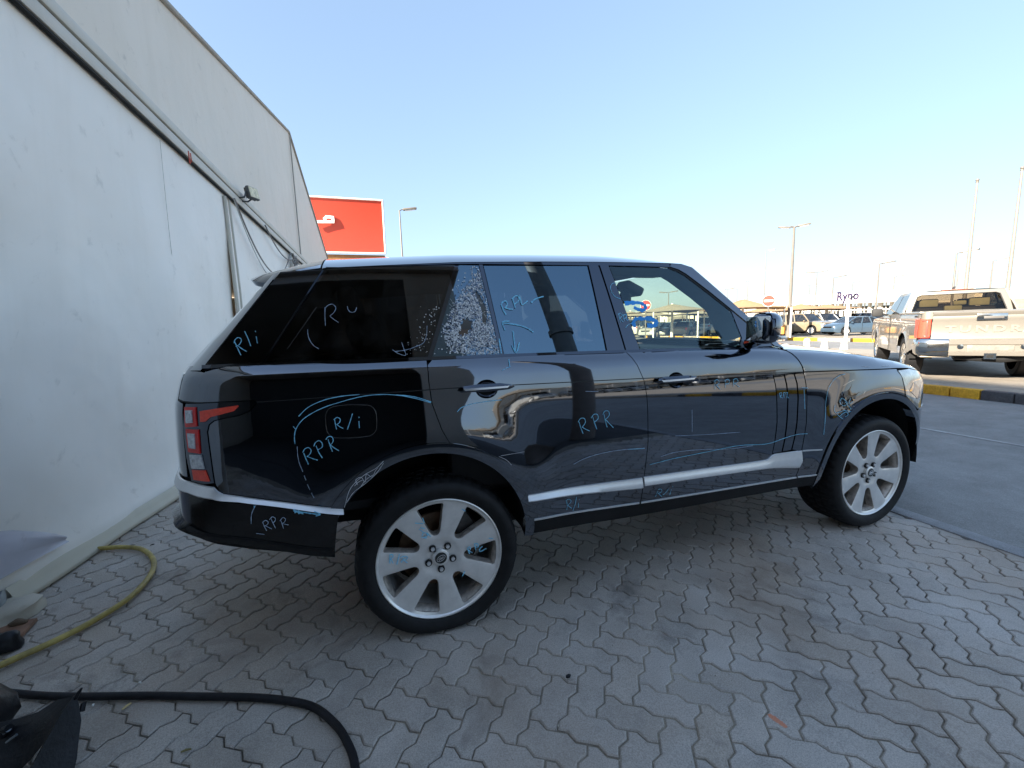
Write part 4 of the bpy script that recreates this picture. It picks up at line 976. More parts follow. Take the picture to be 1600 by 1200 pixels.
# windscreen, tailgate glass and its frame
def loft(L, bulge, axis, n=19, p=2.0):
    rows = []
    for q in L:
        r = []
        for v in np.linspace(-1, 1, n):
            k = 1 - abs(v) ** p
            e = Vector(q) if v < 0 else Vector((q[0], 2 * YC - q[1], q[2])); y = YC + v * (YC - q[1])
            r.append(Vector((q[0] + axis[0] * bulge * k, y, q[2] + axis[2] * bulge * k)))
        rows.append(r)
    return rows
ap = [(2.15, 1.262), (2.02, 1.365), (1.885, 1.478), (1.72, 1.618), (1.556, 1.750), (1.50, 1.768)]
MB().grid(loft([glassS(x, z, .0) for x, z in ap], .16, (1, 0, .05))).build('windscreen', m_clear, CAR, angle=None)
rg = [(-.615, 1.700), (-.74, 1.545), (-.87, 1.405), (-.955, 1.315)]
tg = [Vector((x, .30 + .03 * (1.7 - z), z)) for x, z in [(-.655, 1.672), (-.79, 1.535), (-.925, 1.40), (-1.022, 1.300)]]
MB().grid(loft(tg, -.085, (1, 0, 0))).build('tailgate_window', m_tint, CAR, angle=None)
dp = [Vector(glassS(x, z, .003)) for x, z in [(-.597, 1.708), (-.70, 1.573), (-.80, 1.442), (-.905, 1.306)]]
for sd in (1, -1):
    fx = lambda p: p if sd == 1 else Vector((p.x, 2 * YC - p.y, p.z))
    rws = []
    for a, b_ in zip(dp, tg):
        m1 = a.lerp(b_, .35) + Vector((-.012, -.016, 0)); m2 = a.lerp(b_, .75) + Vector((-.016, -.010, 0))
        rws.append([fx(a), fx(m1), fx(m2), fx(b_)])
    o = MB().grid(rws if sd == -1 else [r[::-1] for r in rws]).build('tailgate_frame', m_paint, CAR, angle=60)
b = MB()
top_r = [Vector(bodyS(s, Zs(PLN(s)[0]) - .004)) for s in np.linspace(-.86, -1.90, 30)]
inn = []
for p in top_r:
    t = min(1, max(0, (p.y - .02) / .3)); inn.append(Vector((max(p.x + .09, -1.06), max(p.y + .0, .13) if p.y < .3 else p.y, p.z + .004)))
b.grid([top_r, inn]); b.grid([[Vector((p.x, 2 * YC - p.y, p.z)) for p in inn], [Vector((p.x, 2 * YC - p.y, p.z)) for p in top_r]])
b.build('tail_shelf', m_paint, CAR, angle=60)
# door mirror
def superell(c, r, rot, n=22, m=14, e=.65):
    vs = []; fs = []
    sg = lambda v: math.copysign(abs(v) ** e, v)
    for i in range(m + 1):
        ph = -math.pi / 2 + math.pi * i / m
        for j in range(n):
            th = 2 * math.pi * j / n
            vs.append(rot @ Vector((r[0] * sg(math.cos(ph)) * sg(math.cos(th)), r[1] * sg(math.cos(ph)) * sg(math.sin(th)), r[2] * sg(math.sin(ph)))) + Vector(c))
    for i in range(m):
        for j in range(n):
            k = (j + 1) % n; fs.append((i * n + j, i * n + k, (i + 1) * n + k, (i + 1) * n + j))
    return vs, fs
for sd in (1, -1):
    yy = lambda y: y if sd == 1 else 2 * YC - y
    rot = Matrix.Rotation(R_(14 * sd), 3, 'Z')
    cx, cy, cz = 1.795, -.098, 1.388
    root = None
    b = MB(); v_, f_ = superell((cx, yy(cy), cz), (.060, .076, .082), rot, e=.72)
    v_ = [Vector((max(p.x, cx - .045 + (abs(p.y - yy(cy)) * .05)), p.y, p.z)) for p in v_]
    b.add(v_, f_); hs = b.build('mirror_housing', m_gblack, CAR, angle=50)
    b = MB(); v_, f_ = superell((cx + .004, yy(cy), cz + .012), (.063, .078, .077), rot, e=.72)
    keep = [i for i, p in enumerate(v_)]
    fs2 = [f for f in f_ if all((v_[i].z > cz - .012 and v_[i].x > cx - .025) for i in f)]
    b.add(v_, fs2); bm = None
    b.build('mirror_cap', m_paint, hs, angle=60)
    b = MB(); b.box((cx - .047, yy(cy), cz + .003), (.006, .125, .130), rot, .002); b.build('mirror_glass', M('mirror_silver', (.75, .78, .8), .02, 1.0, var=.02), hs)
    b = MB(); b.box((cx + .04, yy(cy - .035), cz - .05), (.06, .09, .018), rot, .006); b.build('mirror_indicator', M('clear_lens', (.6, .58, .52), .1, .2, coat=1, var=.3, vscale=40), hs)
    b = MB(); b.tube([(1.86, yy(.06), 1.30), (1.84, yy(-.01), 1.315), (1.81, yy(-.08), 1.335)], [.035, .032, .03], 10); b.build('mirror_arm', m_gblack, hs)

# cabin
b = MB()
b.box((1.3, YC, .62), (4.2, 1.55, .04)); b.box((-.75, YC, .95), (.06, 1.4, .6))
b.build('floor_pan', m_in, CAR)
def seat(x, y, w=.50, rear=False):
    b = MB(); b.box((x, y, .92), (.52, w, .18), Matrix.Rotation(R_(-6), 3, 'Y'), .05)
    b.box((x - .33, y, 1.22), (.16, w * .96, .62), Matrix.Rotation(R_(-16), 3, 'Y'), .055)
    o = b.build('seat', m_leather, CAR)
    b = MB(); b.box((x - .46, y, 1.585), (.10, .26, .16), Matrix.Rotation(R_(-8), 3, 'Y'), .035); b.cyl((x - .44, y - .06, 1.48), (x - .455, y - .06, 1.56), .008); b.cyl((x - .44, y + .06, 1.48), (x - .455, y + .06, 1.56), .008)
    b.build('headrest', m_leather, o)
seat(1.18, .56); seat(1.18, 1.36)
for y in (.48, .96, 1.44): seat(.12, y, .46)
b = MB()
b.box((2.05, YC, 1.12), (.55, 1.44, .26), None, .07); b.box((1.78, YC, .98), (.25, 1.40, .22), None, .05); b.box((1.4, YC, .86), (1.0, .26, .26), None, .05)
b.build('dashboard', m_in, CAR)
b = MB()
pts = [Vector((1.66 + .07 * math.sin(t) * .6, 1.36 + .19 * math.cos(t), 1.16 + .18 * math.sin(t))) for t in np.linspace(0, 2 * math.pi, 30)]
b.tube(pts, .016, 8, False); b.cyl((1.66, 1.36, 1.16), (1.85, 1.36, 1.08), .05, .04, 12); b.box((1.665, 1.36, 1.15), (.03, .34, .06), None, .01); b.build('steering_wheel', m_in, CAR)
b = MB(); b.box((1.56, YC, 1.625), (.04, .25, .075), None, .018); b.cyl((1.57, YC, 1.66), (1.66, YC, 1.73), .018); b.box((1.64, YC, 1.70), (.16, .16, .07), Matrix.Rotation(R_(25), 3, 'Y'), .02); b.build('inner_mirror', m_in, CAR)
for sd in (1, -1):
    for (x0, x1) in ((.08, 1.0), (1.1, 2.0)):
        yy = .15 if sd == 1 else 2 * YC - .15
        b = MB(); b.box(((x0 + x1) / 2, yy, .95), (x1 - x0, .10, .62), None, .03); b.build('door_trim', m_in, CAR)
    edge = [(1.01, 1.748), (1.40, 1.745), (1.455, 1.730), (1.503, 1.704), (1.645, 1.604), (1.785, 1.495), (1.842, 1.34)]
    rws = []
    for (x, z) in edge:
        g0 = yg(x, z) + .012; dz = .02 if x < 1.45 else .0
        pr_ = [(x, g0, z), (x - .005, g0 + .05, z - .018 - dz), (x - .02, g0 + .12, z - .02 - dz), (x - .02, g0 + .17, z + .02), (x + .0, g0 + .18, z + .05)]
        rws.append([Vector((a_, b_ if sd == 1 else 2 * YC - b_, c_)) for a_, b_, c_ in pr_])
    MB().grid(rws).build('pillar_lining', M('lining_sky_teal', (.07, .085, .09), .8), CAR, 60)  # teal in the grey stands in for sky mirrored on the lining
    yy = .24 if sd == 1 else 2 * YC - .24
    b = MB(); b.box((.96, yy + .03 * sd, 1.52), (.10, .05, .46), Matrix.Rotation(R_(-10), 3, 'Y') @ Matrix.Rotation(R_(-14 * sd), 3, 'X'), .02); b.build('pillar_trim', m_in, CAR)

# crazed glass clinging round the hole: countless crumbs
rg_ = random.Random(21)
SH_POLY = [(.288, 1.738), (.303, 1.635), (.318, 1.478), (.343, 1.312), (.20, 1.318), (.115, 1.330), (.085, 1.375), (.075, 1.43), (.115, 1.513), (.184, 1.619), (.245, 1.683)]
b = MB(); b2 = MB(); pts = []
while len(pts) < 14000:
    s, z = rg_.uniform(.0, .36), rg_.uniform(1.31, 1.74)
    pts.append((s, z))
A = np.array(pts); ok = inpoly(A, SH_POLY) & ~inpoly(A, inset2(hole if area(hole) > 0 else hole[::-1], -.001)) & ~inpoly(A, inset2(hole2 if area(hole2) > 0 else hole2[::-1], -.003))
pane = inpoly(A, inset2(rq if area(rq) > 0 else rq[::-1], .004)) & ~inpoly(A, inset2(hole if area(hole) > 0 else hole[::-1], -.001))
for (s, z), k, pn in zip(pts, ok, pane):
    if not pn: continue
    dd = min(math.dist((s, z), q) for q in densify(SH_POLY, .03))
    if not k and rg_.random() > .07 * math.exp(-dd / .03): continue
    if k and dd < .035 and rg_.random() < .55: continue
    if rg_.random() < .10: continue
    p, n = surf(glassS, s, z, rg_.uniform(.001, .006))
    t = n.orthogonal().normalized(); t.rotate(Quaternion(n, rg_.uniform(0, 6.28))); w = n.cross(t)
    r = rg_.uniform(.0022, .0054); m = rg_.choice((3, 4, 4, 5)); tl = rg_.uniform(-.5, .5); tl2 = rg_.uniform(-.5, .5)
    vs = []
    for i in range(m):
        a = 6.283 * i / m + rg_.uniform(-.3, .3); c, d = r * math.cos(a), r * math.sin(a) * rg_.uniform(.6, 1)
        vs.append(p + t * c + w * d + n * (c * tl + d * tl2))
    (b if rg_.random() < .62 else b2).add(vs, [tuple(range(m))])
m_crumb = M('crazed_glass', (.93, .94, .95), .3, .0, spec=.8, var=.3, vscale=200)
o = b.build('glass_crumbs', m_crumb, CAR, smooth=False); o['kind'] = 'stuff'
o = b2.build('glass_crumbs', M('crazed_glass_dark', (.16, .19, .26), .08, .4, spec=.8, var=.4, vscale=200), CAR, smooth=False); o['kind'] = 'stuff'
cr = []
for k in range(22):
    s0, z0 = (.19, 1.47) if k % 3 else (.26, 1.56); a = rg_.uniform(0, 6.28); L = rg_.uniform(.08, .26); st = []; q = (s0 + .04 * math.cos(a), z0 + .06 * math.sin(a))
    for i in range(6):
        if not inpoly(np.array([q]), inset2(rq if area(rq) > 0 else rq[::-1], .006))[0]: break
        st.append(q); a += rg_.uniform(-.25, .25); q = (q[0] + L / 6 * math.cos(a), q[1] + L / 6 * math.sin(a))
    if len(st) > 2: cr.append(st)
ribbon('glass_crack', cr, glassS, .35, m_crumb, CAR, .0025)
# crumbs thrown over the edge of the quarter window
b = MB()
for k in range(70):
    z = 1.33 + rg_.random() ** .8 * .22; xr = -.002 + (z - 1.312) * .39; s = xr - .012 - abs(rg_.gauss(0, .045)); r = rg_.uniform(.0012, .0035)
    p, n = surf(glassS, s, z, .003); a = rg_.uniform(0, 6.28)
    b.add([p + Vector((r * math.cos(a + q), 0, r * math.sin(a + q) * 1.2)) for q in (0, 2.1, 4.2)], [(0, 1, 2)])
o = b.build('glass_dust', m_crumb, CAR, smooth=False); o['kind'] = 'stuff'

ribbon('fuel_flap_glint', [[p for p in inset2(fuel, .0015)] + [fuel[0], fuel[1]]], bodyS, .42, M('edge_glint', (.20, .19, .18), .25, .6), CAR, .002)  # pale ring paints the highlight on the bevel of the flap
# chalk marks and scratches
for sf, w, st in CHALK:
    for grp in clusters(st):
        ms, mz = grp[0][0]
        low = sf == 'B' and ms < -.40 and mz < .80                                  # the bumper and its strip stand proud of the body
        off = .0045 if sf == 'G' else .0035 if not low else (.034 if w == 1 else .0185)
        mt = M('blue_sticker', (.03, .34, .86), .6) if w == 5 else m_chalk if w >= .8 else m_chalkw
        ribbon1('chalk_mark', grp, bodyS if sf == 'B' else glassS, w * (1.25 if sf == 'G' and w > 1 else .9) * (1.5 if low else 1), mt, CAR, off, None)
ribbon('scratch', [[(-.40, .70), (-.367, .784), (-.309, .803 + .03), (-.253, .861), (-.227, .884)], [(-.39, .72), (-.36, .76), (-.30, .80), (-.25, .845), (-.228, .875)], [(-.340, .794), (-.345, .815), (-.323, .825), (-.310, .80), (-.299, .835), (-.28, .82), (-.260, .850), (-.252, .858)], [(-.33, .78), (-.30, .815), (-.27, .83)], [(-.352, .79), (-.335, .805), (-.318, .812)]], bodyS, .55, m_scr, CAR, .0075, 'bare scrape over the rear wheel arch')
ribbon('scratch', [[(.29, .84), (.33, .815), (.35, .79)], [(.30, .842), (.42, .845)], [(2.60, .90), (2.64, .86), (2.66, .83)], [(2.58, .93), (2.61, .89), (2.655, .87)], [(2.57, .88), (2.60, .85)], [(2.95, 1.11), (3.05, 1.105)], [(2.75, 1.118), (2.82, 1.112)]], bodyS, .4, m_scr, CAR, .0025)
# crumpled dent ahead of the front arch, with bare filler showing
dn = MB(); rd = random.Random(8)
for k in range(40):
    s = 2.60 + rd.gauss(0, .022); z = .865 + rd.gauss(0, .032); p, n = surf(bodyS, s, z, rd.uniform(.001, .003)); a = rd.uniform(0, 6.28); r = rd.uniform(.004, .013)
    dn.add([p + Vector((r * math.cos(a + q) * .6, rd.uniform(-.003, .001), r * math.sin(a + q))) for q in (0, 1.5, 3.0, 4.6)], [(0, 1, 2, 3)])
o = dn.build('dent', paint_mat('creased_paint', None, (.32, .28, .22), rough=.25), CAR, smooth=False, label='small crumpled dent by the front wheel arch'); o['kind'] = 'stuff'
# underside and wheel housings
b = MB(); b.box((1.45, YC, .44), (1.75, 1.60, .20)); b.box((1.6, YC, .44), (3.6, .96, .36)); b.box((-.5, YC, .56), (.9, .9, .16)); b.box((-.75, YC, .66), (.5, 1.3, .2)); b.build('underbody', m_shell, CAR)
for c, r in ((ARR, .462), (ARF, .487)):
    for sd in (1, -1):
        rows = []
        for y in (.035, .40):
            yy = y if sd == 1 else 2 * YC - y
            rows.append([Vector((c[0] + r * math.cos(R_(a)), yy, c[1] + r * math.sin(R_(a)))) for a in np.linspace(-4, 178 if r < .47 else 186, 30)])
        q = MB().grid(rows); yy = .40 if sd == 1 else 2 * YC - .40
        q.add([Vector((c[0] + r * math.cos(R_(a)), yy, c[1] + r * math.sin(R_(a)))) for a in np.linspace(-4, 178 if r < .47 else 186, 30)], [tuple(range(30))])
        q.build('wheel_liner', M('liner_black', (.012, .012, .012), .85), CAR)

# ------------------------------------------------------------------ wheels
def tyre_profile(R, W, rin):
    return [(rin, .020), (rin + .006, .004), (rin + .018, -.004), (rin + .03, -.008), ((rin + R) / 2 - .004, -.013), (R - .035, -.009), (R - .022, -.002), (R - .016, .004), (R - .010, .014), (R - .003, .030), (R, .050), (R, .085), (R - .008, .087), (R - .008, .095), (R, .097), (R, .135), (R - .008, .137), (R - .008, .146), (R, .148), (R, .185), (R - .008, .187), (R - .008, .195), (R, .197), (R, W - .05), (R - .010, W - .014), (R - .035, W + .006), ((rin + R) / 2, W + .008), (rin, W - .02)]
m_tyre = M('tyre_rubber', (.012, .012, .013), .62, spec=.3, var=.35, vscale=24, bmp=.25, bscale=220)
m_disc = M('brake_disc', (.22, .14, .09), .5, .6, var=.4, vscale=20)
def wheel(cx, cz, base, flat, sd, toe=0.0):
    root_loc = Vector((cx, 0.0 if sd == 1 else 2 * YC, cz))
    def tr(v):
        q = Matrix.Rotation(R_(toe), 3, 'Z') @ Vector(v)
        return Vector((root_loc.x + q.x, root_loc.y + (q.y if sd == 1 else -q.y), root_loc.z + q.z))
    def bl(b, name, mat, par, angle=35, normals=None, smooth=True):
        f = b.f if sd == 1 else [t[::-1] for t in b.f]
        return make(name, [tr(v) for v in b.v], f, mat, par, angle, normals, smooth)
    Rt, W, rin = .388, .275, .292
    n = 180; prof = tyre_profile(Rt, W, rin); b = MB()
    for k, (r, h) in enumerate(prof):
        for i in range(n):
            a = 2 * math.pi * i / n; rr = r
            if 8 <= k <= 10 and i % 4 == 0: rr -= .007
            if k >= 10 and k <= 23 and (i + k // 4) % 4 == 0: rr -= .008
            x, z = rr * math.cos(a), rr * math.sin(a); y = h
            lim = -cz + .001
            if flat:
                t = max(0.0, min(1.0, (lim + .085 - z) / .085)) if z < 0 else 0
                if z < lim + .08:
                    z = lim + .012 * math.log1p(math.exp(min(30, (z - lim) / .012)))
                y += (-.008 if h < .12 else .008) * t * (1 if h < .03 or h > .24 else .2)
            else: z = max(z, lim)
            b.v.append((x, y, z))
    m = len(prof)
    for k in range(m - 1):
        for i in range(n):
            j = (i + 1) % n; b.f.append((k * n + j, k * n + i, (k + 1) * n + i, (k + 1) * n + j))
    w = thing('wheel', None, None, (0, 0, 0)) if False else None
    ty = bl(b, 'tyre', m_tyre, CAR, 40)
    ty.name = 'wheel'; ty.data.name = 'tyre'
    OFF[ty.name] = OFF[CAR.name]
    b = MB(); b.lathe([(.262, .24), (.262, .10), (.270, .035), (.279, .018), (.284, .010), (.2875, .004), (.2925, .001), (.2965, .003), (.2975, .010), (.294, .022)], (0, 0, 0), 'y', 96); b.f = [t[::-1] for t in b.f]
    rim = bl(b, 'rim', m_alloyd if False else m_alloy, ty, 40)
    # face with seven windows
    wins = []
    for k in range(7):
        mid = R_(base) + (k + .5) * 2 * math.pi / 7
        def hw(r): return math.pi / 7 - (.066 + (.116 - .066) * (r - .118) / .154) / 2 / r
        L = [(r, hw(r)) for r in (.138, .16, .185, .21, .235, .255, .266)]
        pl_ = [(r, mid - h) for r, h in L] + [(.2715, mid - hw(.268) * .92)] + [(.2725, mid + hw(.27) * t) for t in (-.7, -.3, 0, .3, .7)] + [(.2715, mid + hw(.268) * .92)] + [(r, mid + h) for r, h in L[::-1]]
        h0 = hw(.138); pl_ += [(.138 - .026 * math.sin(q), mid + h0 * math.cos(q)) for q in np.linspace(.35, math.pi - .35, 6)]
        wins.append([(r * math.cos(a), r * math.sin(a)) for r, a in pl_])
    outer = [(.2855 * math.cos(a), .2855 * math.sin(a)) for a in np.linspace(0, 2 * math.pi, 97)[:-1]]
    lug = []
    v2, f2 = tri2d(outer, [q if area(q) > 0 else q[::-1] for q in wins], .016)
    v2 = np.array(v2)
    # distance to the window edges rounds the spokes
    edge = np.array([p for q in wins for p in densify(q, .006)])
    dist = np.sqrt(((v2[:, None, :] - edge[None]) ** 2).sum(-1)).min(1)
    def fy(x, z, d):
        r = math.hypot(x, z); y = .010 + .020 * max(0, 1 - r / .285) ** .8
        if r < .095: y += .006 * smooth(.095, .075, r)
        y -= .004 * smooth(0, .014, d) - .004
        return y
    b = MB(); P = [(x, fy(x, z, d), z) for (x, z), d in zip(v2, dist)]
    fs = [tuple(int(i) for i in t) for t in f2]
    ec = set()
    for t in fs:
        for e in ((t[0], t[1]), (t[1], t[2]), (t[2], t[0])): ec.add(e)
    bd = [e for e in ec if (e[1], e[0]) not in ec]
    b.add(P, fs)
    b2 = MB()
    for a, c in bd:
        pa, pc = P[a], P[c]; ra = math.hypot(pa[0], pa[2]); dp_ = .050 if ra < .28 else .012
        k1 = 1.0
        b2.add([pa, pc, (pc[0], pc[1] + dp_, pc[2]), (pa[0], pa[1] + dp_, pa[2])], [(1, 0, 3, 2)])
    sp = bl(b, 'spokes', m_alloy, ty, 50); bl(b2, 'spoke_edges', m_alloyd, ty, 60)
    b = MB(); b.lathe([(.262, .075), (.266, .030), (.2855, .0135)], (0, 0, 0), 'y', 96); b.f = [t[::-1] for t in b.f]; bl(b, 'rim_well', m_alloyd, ty, 60)
    # hub: cap, five nuts in dark pockets
    b = MB(); b.lathe([(.042, .040), (.040, .020), (.034, .0165), (.0, .0165)], (0, 0, 0), 'y', 36); b.f = [t[::-1] for t in b.f]; cap = bl(b, 'centre_cap', m_alloy, ty)
    b = MB(); b.lathe([(.0285, .0165), (.0275, .0145), (0, .0140)], (0, 0, 0), 'y', 32); b.f = [t[::-1] for t in b.f]; bl(b, 'emblem', M('emblem_black', (.012, .014, .013), .3, coat=1), ty)
    b = MB()
    el = lambda k, A_, B_: [(A_ * math.cos(t) * math.cos(.5) - B_ * math.sin(t) * math.sin(.5) , .0128, A_ * math.cos(t) * math.sin(.5) + B_ * math.sin(t) * math.cos(.5)) for t in np.linspace(0, 2 * math.pi, 24)]
    b.tube(el(0, .021, .0125), .0012, 5, False); b.tube([(-.010, .0128, -.010), (-.003, .0128, -.002), (.004, .0128, .001), (.011, .0128, .009)], .0013, 5); b.tube([(-.013, .0128, -.004), (-.006, .0128, .002), (.002, .0128, .004)], .0011, 5); b.tube([(.013, .0128, .003), (.006, .0128, -.003), (-.002, .0128, -.005)], .0011, 5)
    bl(b, 'emblem_ring', m_chrome, ty)
    for k in range(5):
        a = R_(-90 + 72 * k + (base + 82) * .4); x, z = .0605 * math.cos(a), .0605 * math.sin(a)
        b = MB(); b.lathe([(.0165, .034), (.0165, .0225), (.0135, .0215), (.0, .030)], (x, 0, z), 'y', 20); b.f = [t[::-1] for t in b.f]; pk = bl(b, 'nut_pocket', m_groove, ty)
        b = MB(); b.cyl((x, .032, z), (x, .016, z), .0105, .0095, 6); bl(b, 'wheel_nut', m_chrome, ty, 20)
    b = MB(); b.lathe([(.19, .135), (.19, .120), (.185, .116), (.10, .116), (.09, .08), (.0, .08)], (0, 0, 0), 'y', 48); b.f = [t[::-1] for t in b.f]; bl(b, 'brake_disc', m_disc, ty)
    b = MB(); b.box((.14, .125, .09), (.10, .07, .17), Matrix.Rotation(R_(-32), 3, 'Y'), .012); bl(b, 'brake_caliper', M('caliper_grey', (.10, .09, .085), .5, .4, var=.4, vscale=30), ty)
    b = MB(); b.lathe([(.255, .26), (0, .26)], (0, 0, 0), 'y', 40); b.f = [t[::-1] for t in b.f]; bl(b, 'inner_wheel', m_shell, ty)
    return ty
w_r = wheel(0.0, .364, -82, True, 1); w_f = wheel(2.922, .384, 90, False, 1, 0.4)
wheel(0.0, .384, -60, False, -1); wheel(2.922, .384, 70, False, -1)
w_r['label'] = 'wheel with the flat rear tyre'
WM = [[(-.23, .432), (-.233, .389)], [(-.232, .431), (-.219, .43), (-.217, .419), (-.23, .412)], [(-.228, .411), (-.218, .386)], [(-.188, .425), (-.203, .377)], [(-.168, .401), (-.184, .382)], [(-.186, .405), (-.172, .409), (-.154, .402), (-.158, .392), (-.173, .391)], [(-.17, .39), (-.156, .373)], [(-.082, .491), (-.075, .505), (-.061, .502), (-.058, .487), (-.073, .482)], [(-.086, .485), (-.059, .476)], [(-.058, .502), (-.042, .48)], [(-.094, .53), (-.074, .508)], [(-.087, .536), (-.067, .525)], [(-.109, .562), (-.072, .552)], [(-.074, .582), (-.068, .555)], [(.129, .39), (.138, .358)], [(.129, .387), (.14, .394), (.143, .38), (.133, .374)], [(.135, .374), (.153, .361)], [(.164, .407), (.169, .371)], [(.164, .405), (.178, .404), (.181, .388), (.168, .387)], [(.203, .387), (.191, .378), (.187, .363), (.221, .372)], [(.235, .424), (.257, .418)], [(.109, .595), (.127, .581)], [(.097, .25), (.112, .274)]]
def wheelS(s, z, o=0):
    r = math.hypot(s, z - .364); return (s, .0135 + .020 * max(0, 1 - r / .285) ** .8 - .004 - o, z)
ribbon('chalk_mark', WM, wheelS, 1.3, m_chalk, w_r, .006, 'blue chalk letters on the spokes')
# ------------------------------------------------------------------ lettering
def text_mesh(txt, size, ext, bold=0.0, space=1.0, align='CENTER'):
    cu = bpy.data.curves.new('lettering', 'FONT'); cu.body = txt; cu.size = size; cu.extrude = ext; cu.offset = bold
    cu.align_x = align; cu.align_y = 'CENTER'; cu.space_character = space; cu.resolution_u = 3
    o = bpy.data.objects.new('lettering', cu); COL.objects.link(o)
    me = bpy.data.meshes.new_from_object(o.evaluated_get(bpy.context.evaluated_depsgraph_get()))
    bpy.data.objects.remove(o); vs = [v.co.copy() for v in me.vertices]; fs = [tuple(p.vertices) for p in me.polygons]
    bpy.data.meshes.remove(me); bpy.data.curves.remove(cu); return vs, fs

# ------------------------------------------------------------------ simple road wheels shared by the other vehicles
def road_wheel(par, x, y, r, w, out, rimr, mat_r, spokes=6, name='wheel'):
    """x, y: centre of the outer face; out: +1/-1 outward along y"""
    n = 32
    prof = [(rimr, .0), (rimr + .012, .006), ((r + rimr) / 2, .012), (r - .02, .004), (r - .004, -.018), (r, -.05), (r, -w + .05), (r - .004, -w + .02), (r - .03, -w), (rimr, -w)]
    b = MB()
    for k, (rr, h) in enumerate(prof):
        for i in range(n):
            a = 2 * math.pi * i / n; b.v.append((x + rr * math.cos(a), y + out * h, r + rr * math.sin(a)))
    for k in range(len(prof) - 1):
        for i in range(n):
            j = (i + 1) % n; b.f.append((k * n + i, k * n + j, (k + 1) * n + j, (k + 1) * n + i))
    t = b.build(name, m_tyre, par, fixn=True)
    b = MB(); c = Vector((x, y, r))
    for k in range(spokes):
        a = 2 * math.pi * k / spokes + .3; u = Vector((math.cos(a), 0, math.sin(a))); s = Vector((-u.z, 0, u.x))
        p = [c + u * .05 + s * .045, c + u * .05 - s * .045, c + u * rimr * .98 - s * rimr * .22, c + u * rimr * .98 + s * rimr * .22]
        b.add([q + Vector((0, -out * .012, 0)) for q in p] + [q + Vector((0, -out * .05, 0)) for q in p], [(0, 1, 2, 3), (0, 3, 7, 4), (1, 0, 4, 5), (2, 1, 5, 6), (3, 2, 6, 7)])
    b.cyl(c + Vector((0, -out * .05, 0)), c + Vector((0, -out * .004, 0)), .07, .055, 12)
    for i in range(n):
        a0, a1 = 2 * math.pi * i / n, 2 * math.pi * (i + 1) / n
        q = [c + Vector((rr * math.cos(a), -out * h, rr * math.sin(a))) for a in (a0, a1) for rr, h in ((rimr + .004, -.004), (rimr - .02, .012), (rimr - .03, .10))]
        b.add(q, [(0, 3, 4, 1), (1, 4, 5, 2)])
    b.build('rim', mat_r, t, fixn=True)
    b = MB(); b.cyl((x, y - out * .09, r), (x, y - out * .10, r), rimr, None, 20); b.build('hub_back', m_shell, t)
    return t

# ------------------------------------------------------------------ silver pickup, built along its own axis: +x forward, rear axle at 0
PC = Vector((11.77, 3.80, .125))
PICK = thing('pickup_truck', 'large silver crew-cab pickup seen from behind on the tan island', 'pickup truck', PC, R_(39.0))
m_sil = M('silver_paint', (.31, .28, .235), .36, .45, coat=.8, var=.05, vscale=2)
m_sild = M('pickup_chrome', (.66, .64, .60), .14, 1.0, var=.1, vscale=9)
m_bed = M('bed_black', (.03, .03, .03), .7)
HW = .985
# cross sections of the body side: (half width offset, height)
def pk_side(name, x0, x1, ztop, arches, mat):
    for sd in (1, -1):
        fn = lambda s, z, o=0, sd=1: (s, -(HW + .012 - .05 * max(0, (z - .95) / .4) ** 2 - .05 * max(0, (.75 - z) / .35) ** 2 * .6 + o + (.030 * math.exp(-(((math.hypot(s, z - .40) - .50) / .07) ** 2)) + .030 * math.exp(-(((math.hypot(s - 3.70, z - .40) - .50) / .07) ** 2)))), z)
        poly = [(x0, ztop[0]), (x0, .62)]
        if x0 < -.5: poly = [(x0, ztop[0]), (x0, .66), (-.62, .55), (-.50, .50)] + arc(0, .42, .50, 172, 8, 18) + [(.52, .42)]
        else: poly = [(x0, ztop[0]), (x0, .42)]
        if x1 > 3.9: poly += [(3.18, .42)] + arc(3.70, .42, .50, 172, 8, 18) + [(4.24, .50), (x1, .55)]
        else: poly += [(x1, .42)]
        poly += [(x1, ztop[1])]
        if area(poly) < 0: poly = poly[::-1]
        v, f = tri2d(poly, [], .09); P3 = [Vector(fn(float(s), float(z), 0)) for s, z in v]
        ff = [tuple(int(i) for i in t) for t in f]
        if sd == -1: P3 = [Vector((p.x, -p.y, p.z)) for p in P3]; ff = [t[::-1] for t in ff]
        make(name, P3, ff, mat, PICK, 40)
pk_side('bed_side', -1.22, .72, (1.34, 1.34), None, m_sil)
pk_side('cab_side', .735, 3.02, (1.33, 1.30), None, m_sil)
pk_side('front_wing', 3.03, 4.55, (1.29, 1.20), None, m_sil)
b = MB(); b.box((1.8, 0, .62), (5.2, 1.5, .22)); b.box((.2, 0, .48), (.25, 1.6, .16)); b.box((-.9, 0, .55), (.4, 1.2, .12)); b.build('chassis', m_shell, PICK)
for sd in (1, -1):
    b = MB(); b.box((-.25, sd * (HW - .07), 1.345), (1.96, .15, .045), None, .015); b.build('bed_rail', m_sil, PICK)
    for xc in (0, 3.7):
        q = MB(); q.grid([[(xc + .49 * math.cos(R_(a)), sd * y, .42 + .49 * math.sin(R_(a))) for a in np.linspace(-5, 185, 20)] for y in (.965, .60)]); q.build('wheel_liner', m_shell, PICK)
b = MB(); b.box((-.25, 0, .92), (1.9, 1.7, .05)); b.box((.68, 0, 1.12), (.05, 1.76, .42)); b.build('load_bed', m_bed, PICK)
